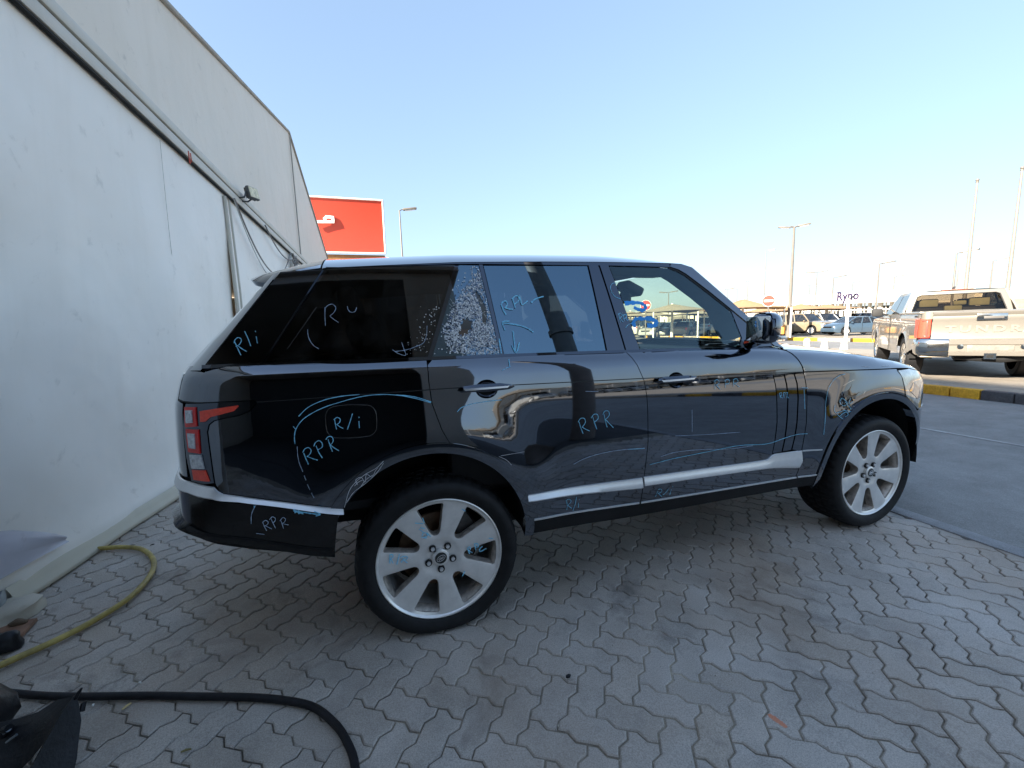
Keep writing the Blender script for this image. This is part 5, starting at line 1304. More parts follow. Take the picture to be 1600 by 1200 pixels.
# tailgate: a pressed panel with a stepped upper spoiler lip
prof = [(-1.20, .66), (-1.255, .68), (-1.262, .80), (-1.255, .835), (-1.248, .86), (-1.250, 1.13), (-1.262, 1.19), (-1.268, 1.235), (-1.262, 1.262), (-1.285, 1.30), (-1.292, 1.325), (-1.265, 1.352), (-1.18, 1.358), (-1.15, 1.32), (-1.15, .68)]
rows = []
for t in np.linspace(-1, 1, 30):
    y = t * .790; k = .025 * t * t
    rows.append([(x + k, y, z) for x, z in prof])
tgt = MB().grid(rows).build('tailgate', m_sil, PICK, 30, fixn=True)
b = MB(); b.box((-1.292, 0, 1.235), (.03, .40, .12), None, .01); b.build('tailgate_handle', m_sild, tgt)
b = MB(); b.box((-1.310, -.02, 1.222), (.012, .26, .045), None, .004); b.build('handle_shade', M('handle_shadow', (.13, .12, .11), .5), tgt)  # dark slab set proud, painting the shade of the handle recess
vs, fs = text_mesh('TUNDRA', .185, .012, .006, 1.38)
b = MB(); sc = Matrix(((1.15, 0), (0, .92)))
b.add([(-1.251 - v.z + .025 * (v.x * 1.28 / .79) ** 2, -v.x * 1.28, 1.005 + v.y * .92) for v in vs], [f for f in fs])
b.build('lettering', M('embossed_silver', (.37, .335, .285), .34, .45, coat=.8, var=.05), tgt, 30, fixn=True)
for y, wid in ((-.60, .18), (.62, .16)):
    b = MB()
    for k in range(5): b.box((-1.262, y + (k - 2) * wid / 5, .80 - .01), (.008, wid / 5 * .6, .022))
    b.build('badge', m_sild, tgt)
for sd in (1, -1):
    # tail lamp wraps the corner
    rows = []
    for z in np.linspace(.845, 1.215, 8):
        rows.append([(-1.02, sd * (HW + .018), z), (-1.16, sd * (HW + .016), z), (-1.232, sd * (HW - .022), z), (-1.262, sd * (HW - .09), z), (-1.258, sd * (HW - .17), z)])
    tl = MB().grid(rows).build('tail_light', m_redb, PICK, 60, fixn=True)
    b = MB(); b.box((-1.268, sd * (HW - .115), 1.03), (.012, .03, .30), Matrix.Rotation(R_(-sd * 10), 3, 'Z'), .004); b.box((-1.266, sd * (HW - .115), .875), (.012, .10, .028), Matrix.Rotation(R_(-sd * 10), 3, 'Z'), .004); b.box((-1.262, sd * (HW - .08), 1.19), (.012, .09, .02), Matrix.Rotation(R_(-sd * 10), 3, 'Z')); b.build('lens_bar', M('pink_lens', (.62, .09, .07), .15, coat=1), tl)
    # corner post of the bed above the lamp and chrome bumper end
    b = MB(); rows = []
    for z in (1.215, 1.30, 1.36): rows.append([(-1.02, sd * (HW - .012), z), (-1.17, sd * (HW - .014), z), (-1.235, sd * (HW - .06), z), (-1.262, sd * (HW - .12), z), (-1.258, sd * (HW - .19), z)])
    b.grid(rows); b.build('bed_corner', m_sil, PICK, 50, fixn=True)
    rows = []
    for z, o in ((.50, -.035), (.535, -.005), (.62, .008), (.72, .008), (.80, -.002), (.83, -.03)):
        rows.append([(-1.00 + .0 * o, sd * (HW + .02 + o), z), (-1.20, sd * (HW + .018 + o), z), (-1.305 - o, sd * (HW - .03 + o * .5), z), (-1.36 - o, sd * (HW - .16), z), (-1.385 - o, sd * .56, z)])
    MB().grid(rows).build('bumper_end', m_sild, PICK, 50, fixn=True)
rows = []
for t in np.linspace(-1, 1, 13):
    y = t * .56; rows.append([(-1.12, y, .84), (-1.36, y, .815), (-1.395, y, .80), (-1.39, y, .72), (-1.365, y, .70), (-1.365, y, .60), (-1.41, y, .575), (-1.40, y, .51), (-1.30, y, .49)])
bp = MB().grid(rows).build('bumper', m_sil, PICK, 35, fixn=True)
b = MB(); b.box((-1.366, 0, .655), (.012, .62, .13), None, .01); b.box((-1.372, 0, .655), (.008, .46, .10)); b.build('plate_recess', M('plate_silver', (.22, .20, .17), .5, var=.2, vscale=20), bp)
for y in (-.42, .40): b = MB(); b.lathe([(.045, 0), (.045, .012), (.03, .014), (0, .014)], (-1.378, y, .68), 'x' if False else 'y', 14); b.v = [(-1.375 - (q[1] - y), y + (q[0] + 1.378), q[2]) for q in b.v]; b.build('bumper_boss', m_sild, bp, fixn=True)
b = MB(); b.box((-1.36, 0, .50), (.10, .16, .11)); b.build('tow_hitch', m_sild, bp); b = MB(); b.box((-1.412, 0, .50), (.012, .085, .06)); b.build('hitch_socket', m_shell, bp)
b = MB(); b.box((-1.15, .72, .475), (.25, .42, .02)); b.build('step_plate', M('step_tan', (.50, .42, .32), .5), bp)
b = MB(); b.tube([(-1.1, -.5, .46), (-1.25, -.2, .43), (-1.2, .15, .45), (-1.1, .4, .47)], .06, 8); b.build('exhaust', m_shell, PICK)
# cab: pillars, roof, windows
cabx = [(.80, 1.33), (.98, 1.90), (2.25, 1.93), (3.00, 1.30)]
def cw(z): return .93 - .17 * max(0, (z - 1.31) / .62) ** 1.15
roofrows = []
for x in np.linspace(.93, 2.35, 14):
    zr = 1.905 + .035 * math.sin((x - .93) / 1.42 * math.pi) - .04 * smooth(2.1, 2.35, x)
    roofrows.append([(x + (.02 * (1 - abs(v)) if x < 1.1 else 0) * -1, v * (cw(1.89) + .0), zr + .045 * (1 - v ** 4)) for v in np.linspace(-1, 1, 17)])
MB().grid(roofrows).build('cab_roof', m_sil, PICK, 50, fixn=True)
def cabquad(name, pts, mat, th=.03, both=True):
    for sd in ((1, -1) if both else (1,)):
        q = [Vector((x, sd * (cw(z) + .012), z)) for x, z in pts]; b = MB(); n = len(q)
        b.add(q + [p - Vector((0, sd * th, 0)) for p in q], [tuple(range(n)), tuple(range(2 * n - 1, n - 1, -1))] + [(i, n + i, n + (i + 1) % n, (i + 1) % n) for i in range(n)])
        b.build(name, mat, PICK, fixn=True)
cabquad('rear_cab_pillar', [(.735, 1.33), (.90, 1.93), (1.05, 1.94), (.98, 1.85), (.88, 1.33)], m_sil)
cabquad('side_roof_rail', [(1.05, 1.94), (2.20, 1.945), (2.16, 1.87), (1.00, 1.86)], m_sil)
cabquad('screen_pillar', [(2.20, 1.945), (3.05, 1.30), (2.93, 1.30), (2.12, 1.875)], m_sil)
m_pglass = glass_mat('pickup_glass', (.45, .40, .32), 1.45, .0, .0)
m_pglass2 = glass_mat('pickup_side_glass', (.10, .11, .11), 2.4, .0, .05)
cabquad('door_window', [(.89, 1.335), (.99, 1.855), (1.60, 1.865), (1.63, 1.335)], m_pglass2, .012)
cabquad('door_window', [(1.70, 1.335), (1.67, 1.865), (2.12, 1.87), (2.86, 1.335)], m_pglass2, .012)
cabquad('door_pillar', [(1.63, 1.335), (1.60, 1.865), (1.67, 1.865), (1.70, 1.335)], m_bed, .02)
# rear wall of the cab with its window
def rw(y, z): return Vector((.79 + (z - 1.33) * .26 - .05 * (1 - (y / .9) ** 2), y, z))
out = [(-.87, 1.33), (.87, 1.33), (.775, 1.92), (-.775, 1.92)]; inn = [(-.765, 1.395), (.765, 1.395), (.665, 1.80), (.60, 1.835), (-.60, 1.835), (-.665, 1.80)]
v, f = tri2d(out, [inn], .10); make('cab_rear', [rw(float(a), float(c)) for a, c in v], [tuple(int(i) for i in t)[::-1] for t in f], m_sil, PICK, 40)
v, f = tri2d(inset2(inn, .004), [], .10); make('rear_window', [rw(float(a), float(c)) + Vector((.012, 0, 0)) for a, c in v], [tuple(int(i) for i in t)[::-1] for t in f], m_pglass, PICK, None)
b = MB(); 
for i in range(len(inn)):
    a, c = inn[i], inn[(i + 1) % len(inn)]; b.tube([rw(*a) + Vector((-.004, 0, 0)), rw((a[0] + c[0]) / 2, (a[1] + c[1]) / 2) + Vector((-.004, 0, 0)), rw(*c) + Vector((-.004, 0, 0))], .011, 6)
b.build('window_seal', m_bed, PICK)
ws = [[Vector((2.30 + t * .72 + .06 * (1 - v * v), v * (cw(1.9 - t * .6) - .02), 1.91 - t * .60)) for v in np.linspace(-1, 1, 9)] for t in np.linspace(0, 1, 5)]
MB().grid(ws).build('windscreen', m_pglass, PICK, None)
b = MB(); b.box((1.9, 0, 1.15), (2.2, 1.7, .1)); b.box((2.7, 0, 1.22), (.4, 1.6, .2), None, .05); b.build('cabin_floor', m_in, PICK)
m_pseat = M('seat_olive', (.30, .29, .17), .8)
for x, w in ((1.18, None), (2.05, None)):
    for y in (.42, -.42):
        b = MB(); b.box((x, y, 1.33), (.14, .54, .34), Matrix.Rotation(R_(-10), 3, 'Y'), .04); o = b.build('seat', m_in, PICK)
        b = MB(); b.box((x - .05, y, 1.62), (.09, .33, .22), None, .03); b.build('headrest', m_pseat, o)
b = MB(); b.box((1.12, 0, 1.46), (.10, .30, .14), None, .03); b.box((1.10, -.10, 1.60), (.08, .22, .12), None, .03); b.build('centre_seat', m_pseat, PICK)
b = MB(); b.box((.955, 0, 1.955), (.10, .52, .028), None, .008); b.build('brake_light', M('high_brake_lamp', (.35, .13, .09), .3, coat=1, var=.4, vscale=20), PICK)
b = MB(); b.prism([(1.12, 1.965), (1.32, 1.965), (1.16, 2.05)], 'y', -.018, .018); b.build('roof_fin', m_bed, PICK, fixn=True)
for sd in (1, -1):
    b = MB(); b.box((2.72, sd * 1.14, 1.40), (.13, .24, .21), None, .04); b.tube([(2.75, sd * .92, 1.33), (2.73, sd * 1.05, 1.36)], .03, 6); b.build('door_mirror', m_bed, PICK)
    for xx in (1.05, 2.0):
        b = MB(); b.box((xx, sd * (HW + .035), 1.20), (.24, .035, .035), None, .012); b.build('door_handle', m_sild, PICK)
    b = MB(); b.box((1.68, sd * (HW + .016), .87), (.012, .012, .86)); b.build('door_gap', m_shell, PICK)
    b = MB(); b.box((-.95, sd * (HW - .002), 1.27), (.20, .02, .035)); b.build('badge', m_bed, PICK)
    road_wheel(PICK, 0, sd * .975, .405, .28, sd, .27, m_sild); road_wheel(PICK, 3.70, sd * .975, .405, .28, sd, .27, m_sild)
b = MB(); rows = [[(x, v * (.95 - .06 * smooth(3.9, 4.5, x)), 1.30 - .10 * smooth(3.0, 4.55, x) + .06 * (1 - v * v) - .25 * smooth(4.4, 4.6, x)) for v in np.linspace(-1, 1, 11)] for x in np.linspace(2.95, 4.58, 12)]
b.grid(rows).build('bonnet', m_sil, PICK, 50, fixn=True)
b = MB(); b.box((4.57, 0, .86), (.12, 1.86, .60), None, .05); b.build('grille', m_sild, PICK)

for o in PICK.children:                                    # the cab stands lower than first drawn
    if o.name.split('.')[0] in ('cab_roof', 'rear_cab_pillar', 'side_roof_rail', 'screen_pillar', 'door_window', 'door_pillar', 'cab_rear', 'rear_window', 'window_seal', 'windscreen', 'brake_light', 'roof_fin', 'seat', 'centre_seat'):
        for me in [o.data] + [c.data for c in o.children]:
            for v in me.vertices:
                if v.co.z > 1.33: v.co.z = 1.33 + (v.co.z - 1.33) * .84
# ------------------------------------------------------------------ parked cars in the sunlit lots
def far_car(kind, label, mats, loc, rot, group, hatch=None):
    """+x forward, centred on the wheelbase"""
    spec = {'sedan': dict(L=4.55, W=.89, belt=.93, roof=1.45, wb=2.65, fo=.90, cab=(-1.45, 1.28), top=(-.78, .42), hood=.92, tail=1.00, gr=.17, wr=.32),
            'suv': dict(L=4.85, W=.95, belt=1.14, roof=1.84, wb=2.80, fo=.95, cab=(-1.98, 1.10), top=(-1.75, .40), hood=1.14, tail=1.14, gr=.25, wr=.38),
            'hatch': dict(L=4.0, W=.86, belt=.95, roof=1.50, wb=2.50, fo=.78, cab=(-1.62, 1.22), top=(-1.32, .45), hood=.93, tail=.98, gr=.17, wr=.31)}[kind]
    L, W, wb = spec['L'], spec['W'], spec['wb']; xf = wb / 2 + spec['fo']; xr = xf - L
    root = thing('parked_car', label, 'car', loc, rot, group)
    paint, glass = mats
    def hw(x):
        t = (x - (xf + xr) / 2) / (L / 2); return W * (1 - .16 * abs(t) ** 5)
    def topz(x):
        a, c = spec['cab']; z = spec['belt']
        if x > c: z = spec['belt'] + (spec['hood'] - .14 - spec['belt']) * smooth(c, xf, x) + .02
        if x > xf - .25: z -= .28 * ((x - xf + .25) / .25) ** 2
        if x < a: z = spec['tail'] + .01
        if x < xr + .18: z -= .16 * ((xr + .18 - x) / .18) ** 2
        return z
    def botz(x):
        z = spec['gr']
        for xc in (wb / 2, -wb / 2):
            d = abs(x - xc); r = spec['wr'] + .07
            if d < r: z = max(z, spec['wr'] + math.sqrt(max(0, r * r - d * d)) - .0)
        if x > xf - .3: z += .12 * (x - xf + .3) / .3
        if x < xr + .3: z += .14 * (xr + .3 - x) / .3
        return z
    xs = sorted(set([xr, xr + .06, xr + .14, xf - .14, xf - .06, xf] + list(np.linspace(xr + .25, xf - .25, 20)) + [xc + s * (spec['wr'] + .07) * k for xc in (wb / 2, -wb / 2) for s in (-1, 1) for k in (1.0, .985, .9, .7, .4, 0)]))
    rows = []
    for x in xs:
        w, zt, zb = hw(x), topz(x), botz(x); zb = min(zb, zt - .12); m = (zt + zb) / 2
        pr = [(w * .90, zb), (w * .985, zb + .06 * min(1, (zt - zb))), (w, zb + (zt - zb) * .45), (w * .985, zt - (zt - zb) * .18), (w * .93, zt - .02), (w * .80, zt + .015), (w * .4, zt + .035)]
        rows.append([(x, -a, z) for a, z in pr] + [(x, a, z) for a, z in pr[::-1]])
    b = MB().grid(rows); n = len(rows[0]); b.f += [tuple(range(n))[::-1], tuple(range((len(rows) - 1) * n, len(rows) * n))]
    b.build('body', paint, root, 40, fixn=True)
    b = MB(); b.box(((xf + xr) / 2, 0, .36), (L - .5, W * 1.55, .25)); b.build('underbody', m_shell, root)
    # cabin
    a0, a1 = spec['cab']; t0, t1 = spec['top']; zb, zt = spec['belt'] + .0, spec['roof']; wb_, wt = W * .90, W * .70
    def cp(x0, x1, k): return x0 + (x1 - x0) * k
    side = [(a0, zb), (t0, zt - .04), (t1, zt - .04), (a1, zb)]
    def cabw(z): return wb_ + (wt - wb_) * ((z - zb) / (zt - zb)) ** 1.1
    rf = []
    for x in np.linspace(t0 - .06, t1 + .06, 9):
        rf.append([(x, v * (wt + .02), zt - .05 + .05 * (1 - v ** 4) - .03 * (2 * (x - (t0 + t1) / 2) / (t1 - t0)) ** 4) for v in np.linspace(-1, 1, 9)])
    MB().grid(rf).build('roof', paint, root, 50, fixn=True)
    for sd in (1, -1):
        pillars = [(a0, t0), (cp(a0, a1, .30), cp(t0, t1, .18) + (.12 if kind != 'sedan' else .05)), (cp(a0, a1, .58), cp(t0, t1, .60)), (a1, t1)]
        for k in range(3):
            (p0, q0), (p1, q1) = pillars[k], pillars[k + 1]; e = .05
            qd = [Vector((x, sd * (cabw(z) + .004), z)) for x, z in ((p0 + e, zb + .02), (q0 + e * .8, zt - .085), (q1 - e * .8, zt - .085), (p1 - e, zb + .02))]
            make('side_window', qd, [(0, 1, 2, 3)], glass, root)
        b = MB()
        for (p, q) in pillars:
            b.tube([Vector((p, sd * cabw(zb), zb - .02)), Vector(((p + q) / 2, sd * cabw((zb + zt) / 2), (zb + zt) / 2)), Vector((q, sd * cabw(zt - .05), zt - .05))], .05, 6)
        b.tube([Vector((t0, sd * cabw(zt - .05), zt - .055)), Vector((t1, sd * cabw(zt - .05), zt - .055))], .04, 6)
        b.build('pillars', paint, root)
        b = MB(); b.box((a1 - .28, sd * (W + .08), zb + .06), (.10, .17, .12), None, .03); b.build('door_mirror', paint, root)
        for xd in (cp(a0, a1, .58),): b = MB(); b.box((xd, sd * (hw(xd) + .001), (zb + .3) / 2), (.012, .012, zb - .36)); b.build('door_gap', m_shell, root)
        b = MB(); b.box((xf - .16, sd * hw(xf) * .78, spec['hood'] - .26), (.20, .26, .13), Matrix.Rotation(R_(sd * -20), 3, 'Z'), .03); b.build('headlight', M('headlight_lens', (.6, .6, .6), .1), root)
        b = MB(); b.box((xr + .10, sd * hw(xr) * .86, spec['tail'] - .22), (.16, .24, .17 if kind == 'sedan' else .30), Matrix.Rotation(R_(sd * 20), 3, 'Z'), .03); b.build('tail_light', m_redb, root)
        for xc in (wb / 2, -wb / 2): road_wheel(root, xc, sd * (W - .015), spec['wr'], .21, sd, spec['wr'] * .66, m_alloy, 7)
    for nm, (p, q) in (('windscreen', (a1, t1)), ('rear_window', (a0, t0))):
        s = 1 if nm == 'windscreen' else -1
        rows = [[Vector((p + (q - p) * t + s * .07 * (1 - v * v), v * (cabw(zb + (zt - .06 - zb) * t) - .02), zb + .01 + (zt - .07 - zb) * t)) for v in np.linspace(-1, 1, 7)] for t in (0, .5, 1)]
        MB().grid(rows).build(nm, glass, root, None)
    b = MB(); b.box((xf - .02, 0, spec['hood'] - .28), (.05, W * 1.0, .14), None, .015); b.build('grille', m_trim, root)
    b = MB(); b.box(((a0 + a1) / 2, 0, zb - .05), (a1 - a0 - .3, W * 1.5, .06)); b.box(((t0 + t1) / 2 + .2, 0, zb + .15), (.14, W * 1.3, .45), None, .04); b.box((t0 + .35, 0, zb + .12), (.14, W * 1.3, .4), None, .04); b.build('seats', m_in, root)
    return root
def cpaint(name, c, r=.25): return M(name, c, r, .1, coat=1.0, var=.06)
m_fg = glass_mat('far_car_glass', (.10, .11, .12), 1.9, .0, .15)
m_blue = cpaint('car_blue', (.055, .09, .13)); m_gold = cpaint('car_gold', (.17, .115, .055)); m_wht = cpaint('car_white', (.55, .54, .51)); m_beige = cpaint('car_beige', (.27, .215, .14)); m_grey = cpaint('car_grey', (.12, .125, .135)); m_slv = cpaint('car_silver', (.34, .34, .33))
def P2(px, py, D, z=0.0):
    p = at(px, py, D); return Vector((p.x, p.y, z))
def heading_of(px): d = at(px, 500, 30) - CAM_POS; return math.atan2(d.y, d.x)
G2 = 'cars parked in the first sunlit row'
far_car('sedan', 'blue saloon parked behind the white sign post, tail to the right', (m_blue, m_fg), P2(1336, 510, 44.0, .0), heading_of(1336) + R_(128), G2)
far_car('suv', 'golden off-roader parked left of the beige one, half hidden by the lamp pole', (m_gold, m_fg), P2(1222, 506, 48, .0), heading_of(1222) - R_(118), G2)
far_car('suv', 'beige off-roader parked nose to the right, left of the blue saloon', (m_beige, m_fg), P2(1256, 506, 46.5, .0), heading_of(1256) - R_(128), G2)
far_car('suv', 'white off-roader nosing out behind the blue saloon', (m_wht, m_fg), P2(1284, 506, 51, .0), heading_of(1284) - R_(138), G2)
far_car('hatch', 'white hatchback just left of the silver pickup', (m_wht, m_fg), P2(1384, 502, 50, .0), heading_of(1384) + R_(140), G2)
# rows farther off: copies with their parts
base = {k: None for k in ('s', 'u', 'h')}
G3 = 'cars in the far rows of the lot'
palette = [('sedan', m_wht, 'white'), ('suv', m_wht, 'white'), ('hatch', m_slv, 'silver'), ('sedan', m_slv, 'silver'), ('suv', m_grey, 'dark grey'), ('hatch', m_beige, 'beige')]
protos = []
rk = random.Random(4)
spots = []
for px in range(985, 1160, 19): spots.append((px + rk.uniform(-3, 3), 45 + (px % 3), 0))
for px in range(1000, 1215, 25): spots.append((px + rk.uniform(-4, 4), 60, 1))
for px in range(1225, 1420, 22): spots.append((px + rk.uniform(-4, 4), 62, 2))
kinds = {}; cnt = {}
ORD = ['first', 'second', 'third', 'fourth', 'fifth', 'sixth', 'seventh', 'eighth', 'ninth', 'tenth', 'eleventh', 'twelfth']
names = {'sedan': 'saloon', 'suv': 'off-roader', 'hatch': 'hatchback'}
rowtxt = {0: 'seen through the black car front window', 1: 'beyond the shade sails', 2: 'under the long white carport'}
for i, (px, D, r) in enumerate(spots):
    k = i * 7 % len(palette) if i % 4 else (0 if i % 8 else 1)
    kind, mp, cn = palette[k]; p = P2(px, 505, D); rot = heading_of(px) + R_(rk.choice((150, -30, 160, -25)) + rk.uniform(-4, 4))
    cnt[r] = cnt.get(r, 0) + 1
    lab = '%s %s, %s from the left %s' % (cn, names[kind], ORD[cnt[r] - 1], rowtxt[r])
    if k in kinds:
        o = copy_tree(kinds[k]); o.location = p; o.rotation_euler = (0, 0, rot); o['label'] = lab
        o['group'] = G3 + ', ' + cn + ' ' + names[kind]
    else:
        kinds[k] = far_car(kind, lab, (mp, m_fg), p, rot, G3 + ', ' + cn + ' ' + names[kind])
# the row mirrored in the doors, behind the photographer
for i in range(9):
    src = kinds[list(kinds)[i % len(kinds)]]
    o = copy_tree(src); o.location = (13 + i * 3.3, -34 + (i % 3) * .4, 0); o.rotation_euler = (0, 0, R_(90 + rk.uniform(-5, 5)))
    o['label'] = '%s car, %s from the shed in the row behind the photographer' % (src['label'].split(',')[0].rsplit(' ', 1)[0], ORD[i]); o['group'] = 'cars behind the photographer'
# ------------------------------------------------------------------ lamps, masts
m_pole = M('lamp_pole_galvanised', (.17, .155, .135), .5, .2, var=.08)
m_lampd = M('lamp_head_grey', (.20, .18, .15), .5, .2)
def lamp_post(label, px, ytop, D, arms=1, r=.09, hl=.75, az=0.0, group='street lamps in the car park', tilt=0.0):
    p = P2(px, 500, D); h = at(px, ytop, D).z
    t = thing('street_lamp', label, 'street lamp', p, heading_of(px) - math.pi / 2 + az, group)
    b = MB(); b.cyl((0, 0, 0), (tilt, 0, h), r, r * .55, 10); b.cyl((0, 0, 0), (0, 0, .5), r * 1.35, r * 1.3, 10); b.build('pole', m_pole, t)
    for k in range(arms):
        s = 1 if k == 0 else -1
        b = MB(); b.tube([(tilt, 0, h - .03), (tilt + s * .12, 0, h + .04), (tilt + s * .25, 0, h + .06)], r * .45, 6)
        b.build('arm', m_pole, t)
        b = MB(); b.box((tilt + s * (.22 + hl / 2), 0, h + .08 + .03 * s), (hl, hl * .30, .13), Matrix.Rotation(R_(-s * 7), 3, 'Y'), .04); hd = b.build('lamp_head', m_lampd, t)
        b = MB(); b.box((tilt + s * (.22 + hl / 2), 0, h + .005 + .03 * s), (hl * .7, hl * .22, .02), Matrix.Rotation(R_(-s * 7), 3, 'Y')); b.build('lamp_glass', m_lens, hd)
    return t
lamp_post('single-arm street lamp rising behind the black car roof, right of the red sign', 635, 329, 30, 1, .075, .9)
lamp_post('tall double-headed lamp post left of the parked beige off-roader', 1233, 356, 40, 2, .155, .85, R_(14))
for lab, px, yt, D, arms in (('lone lamp seen high between the black car windscreen and the tall lamp post', 1192, 393, 85, 1), ('double lamp left of the no-entry sign, second from the windscreen pillar', 1166, 440, 85, 2), ('low double lamp nearest the black car windscreen pillar', 1135, 452, 95, 2), ('small lamp just left of the tan shade sail mast', 1150, 452, 105, 2),
                             ('double lamp midway above the long white carport', 1272, 426, 80, 2), ('slim lamp right of the double lamp above the carport', 1298, 434, 70, 1), ('distant double lamp low over the carport roof', 1262, 446, 110, 2), ('small lamp above the purple shop sign', 1328, 442, 110, 1),
                             ('single lamp right of the purple shop sign', 1367, 413, 60, 1), ('shorter lamp left of the pickup roof', 1392, 433, 85, 1), ('lamp left of the two flag poles', 1484, 397, 55, 1), ('lower lamp beside the first flag pole', 1489, 423, 80, 1), ('lamp between the two flag poles', 1541, 408, 75, 1), ('lamp seen through the front window left of the shade sail', 1044, 457, 70, 2)):
    lamp_post(lab, px, yt, D, arms, .11, 1.15, R_((px * 37) % 30 - 10))
for lab, xt, yt, xb, yb in (('left of the two tall white flag poles behind the pickup', 1527, 285, 1507, 455), ('right of the two tall white flag poles, at the edge of the photo', 1597, 266, 1576, 455)):
    D = 46; p0 = P2(xb, yb, D); pt = at(xt, yt, D); t = thing('flag_pole', lab, 'flag pole', p0, 0, 'flag poles', worldbuilt=True)
    pb = Vector((pt.x, pt.y, 0)); b = MB(); b.cyl((pb.x, pb.y, 0), pt, .14, .07, 12); b.build('mast', M('mast_white', (.22, .20, .17), .4), t)
    b = MB(); b.cyl(pt, pt + Vector((0, 0, .05)), .10, None, 10); v_, f_ = superell(pt + Vector((0, 0, .16)), (.11, .11, .11), Matrix.Identity(3), 10, 6, 1.0); b.add(v_, f_); b.build('finial', m_lampd, t)
# ------------------------------------------------------------------ no-entry sign, sign post, bollards
def no_entry(label, px, py, D):
    c = at(px, py, D); p = Vector((c.x, c.y, 0)); t = thing('road_sign', label, 'road sign', p, heading_of(px) - math.pi / 2)
    b = MB(); b.cyl((0, .05, 0), (0, .05, c.z + .25), .035, None, 8); b.build('pole', m_pole, t)
    r = 7.6 / 660 * D
    b = MB(); b.lathe([(0, .02), (r, .02), (r, -.005), (0, -.005)], (0, 0, c.z), 'y', 28); d = b.build('disc', M('sign_white', (.8, .8, .78), .4), t, 30, fixn=True)
    b = MB(); b.lathe([(0, -.007), (r * .92, -.007), (r * .92, -.011), (0, -.011)], (0, 0, c.z), 'y', 28); b.build('red_face', M('sign_red', (.62, .05, .03), .4), d, 30, fixn=True)
    b = MB(); b.box((0, -.0135, c.z), (r * 1.35, .004, r * .34)); b.build('white_bar', M('sign_white', (.8, .8, .78), .4), d)
    return t
no_entry('red no-entry sign standing left of the tall double-headed lamp post', 1201, 470, 30)
no_entry('red no-entry sign seen through the front window of the black car', 1009, 477, 27)
c = at(1326, 467, 31); t = thing('sign_post', 'plain white post in front of the blue saloon', 'post', (c.x, c.y, 0), 0)
b = MB(); b.cyl((0, 0, .0), (0, 0, c.z), .085, .075, 12); b.build('post', M('post_white', (.80, .78, .74), .5), t)
b = MB(); b.cyl((0, 0, c.z), (0, 0, c.z + .06), .1, .07, 12); b.build('cap', m_lampd, t)
for lab, px, D in (('left of the three squat white bollards on the far lane', 1263, 22.5), ('middle one of the three squat white bollards on the far lane', 1291, 22.3), ('right of the three squat white bollards on the far lane, nearest the pickup', 1322, 22)):
    p = P2(px, 500, D, -.02); t = thing('bollard', lab, 'bollard', p, 0, 'white bollards on the far lane')
    b = MB(); b.lathe([(.0, .0), (.22, .0), (.22, .06), (.15, .10), (.11, .38), (.13, .46), (.10, .56), (0, .60)], (0, 0, 0), 'z', 16); b.build('post', M('bollard_white', (.78, .75, .70), .6), t, fixn=True)
    b = MB(); b.cyl((0, 0, .40), (0, 0, .47), .135, None, 16, False); b.build('band', M('bollard_band', (.45, .42, .38), .6), t)
p = P2(1221, 500, 33); t = thing('litter_bin', 'small orange bin at the foot of the tall double-headed lamp post', 'bin', p, heading_of(1221))
b = MB(); b.box((0, 0, .75), (.42, .5, .62), None, .05); b.build('bin_body', M('bin_orange', (.62, .27, .05), .5), t); b = MB(); b.box((0, .14, .22), (.05, .05, .44)); b.box((0, -.14, .22), (.05, .05, .44)); b.build('legs', m_trim, t)
# ------------------------------------------------------------------ red shop sign building
RS = thing('shop_building', 'shop with a large red fascia sign behind the marquee', 'building', (-4, 26, 0), 0, worldbuilt=True)
m_brown = M('fascia_brown', (.34, .17, .06), .5, var=.2); m_cream = M('wall_cream', (.55, .46, .35), .85)
tl, trr, brr = at(478, 314, 26), at(597.5, 317, 26), at(602.5, 396.5, 26)
def sgn(u, v, d=0.0):                                     # u 0 left..1 right, v 0 bottom..1 top
    r = brr.lerp(trr, v); l = Vector((-9.0, 24.1, r.z)); p = l.lerp(r, u); return p + Vector((0, -d - .45 * v * v, 0))
b = MB(); b.grid([[sgn(u, v) for u in np.linspace(0, 1, 12)] for v in np.linspace(0, 1, 10)]); b.grid([[sgn(1, v), sgn(1, v) + Vector((.05, 1.4, 0))] for v in np.linspace(0, 1, 6)]); b.build('sign_panel', M('sign_red_acrylic', (.60, .065, .035), .35, var=.04), RS, 60, fixn=True)
b = MB()
for q in ([sgn(u, 1, .02) for u in np.linspace(0, 1, 8)], [sgn(1, v, .02) for v in np.linspace(0, 1, 8)], [sgn(u, 0, .05) for u in np.linspace(0, 1, 8)]): b.tube(q, .05, 8)
b.build('sign_trim', M('trim_white', (.80, .78, .74), .4), RS)
b = MB(); zb_ = brr.z
b.box((-4.2, 25.2, zb_ - .22), (9.6, 2.0, .30), None, .02); b.build('soffit_band', m_brown, RS)
b = MB(); b.box((-4.6, 28.5, (zb_ - .4) / 2), (9.0, 6.0, zb_ - .4)); b.build('wall', m_cream, RS)
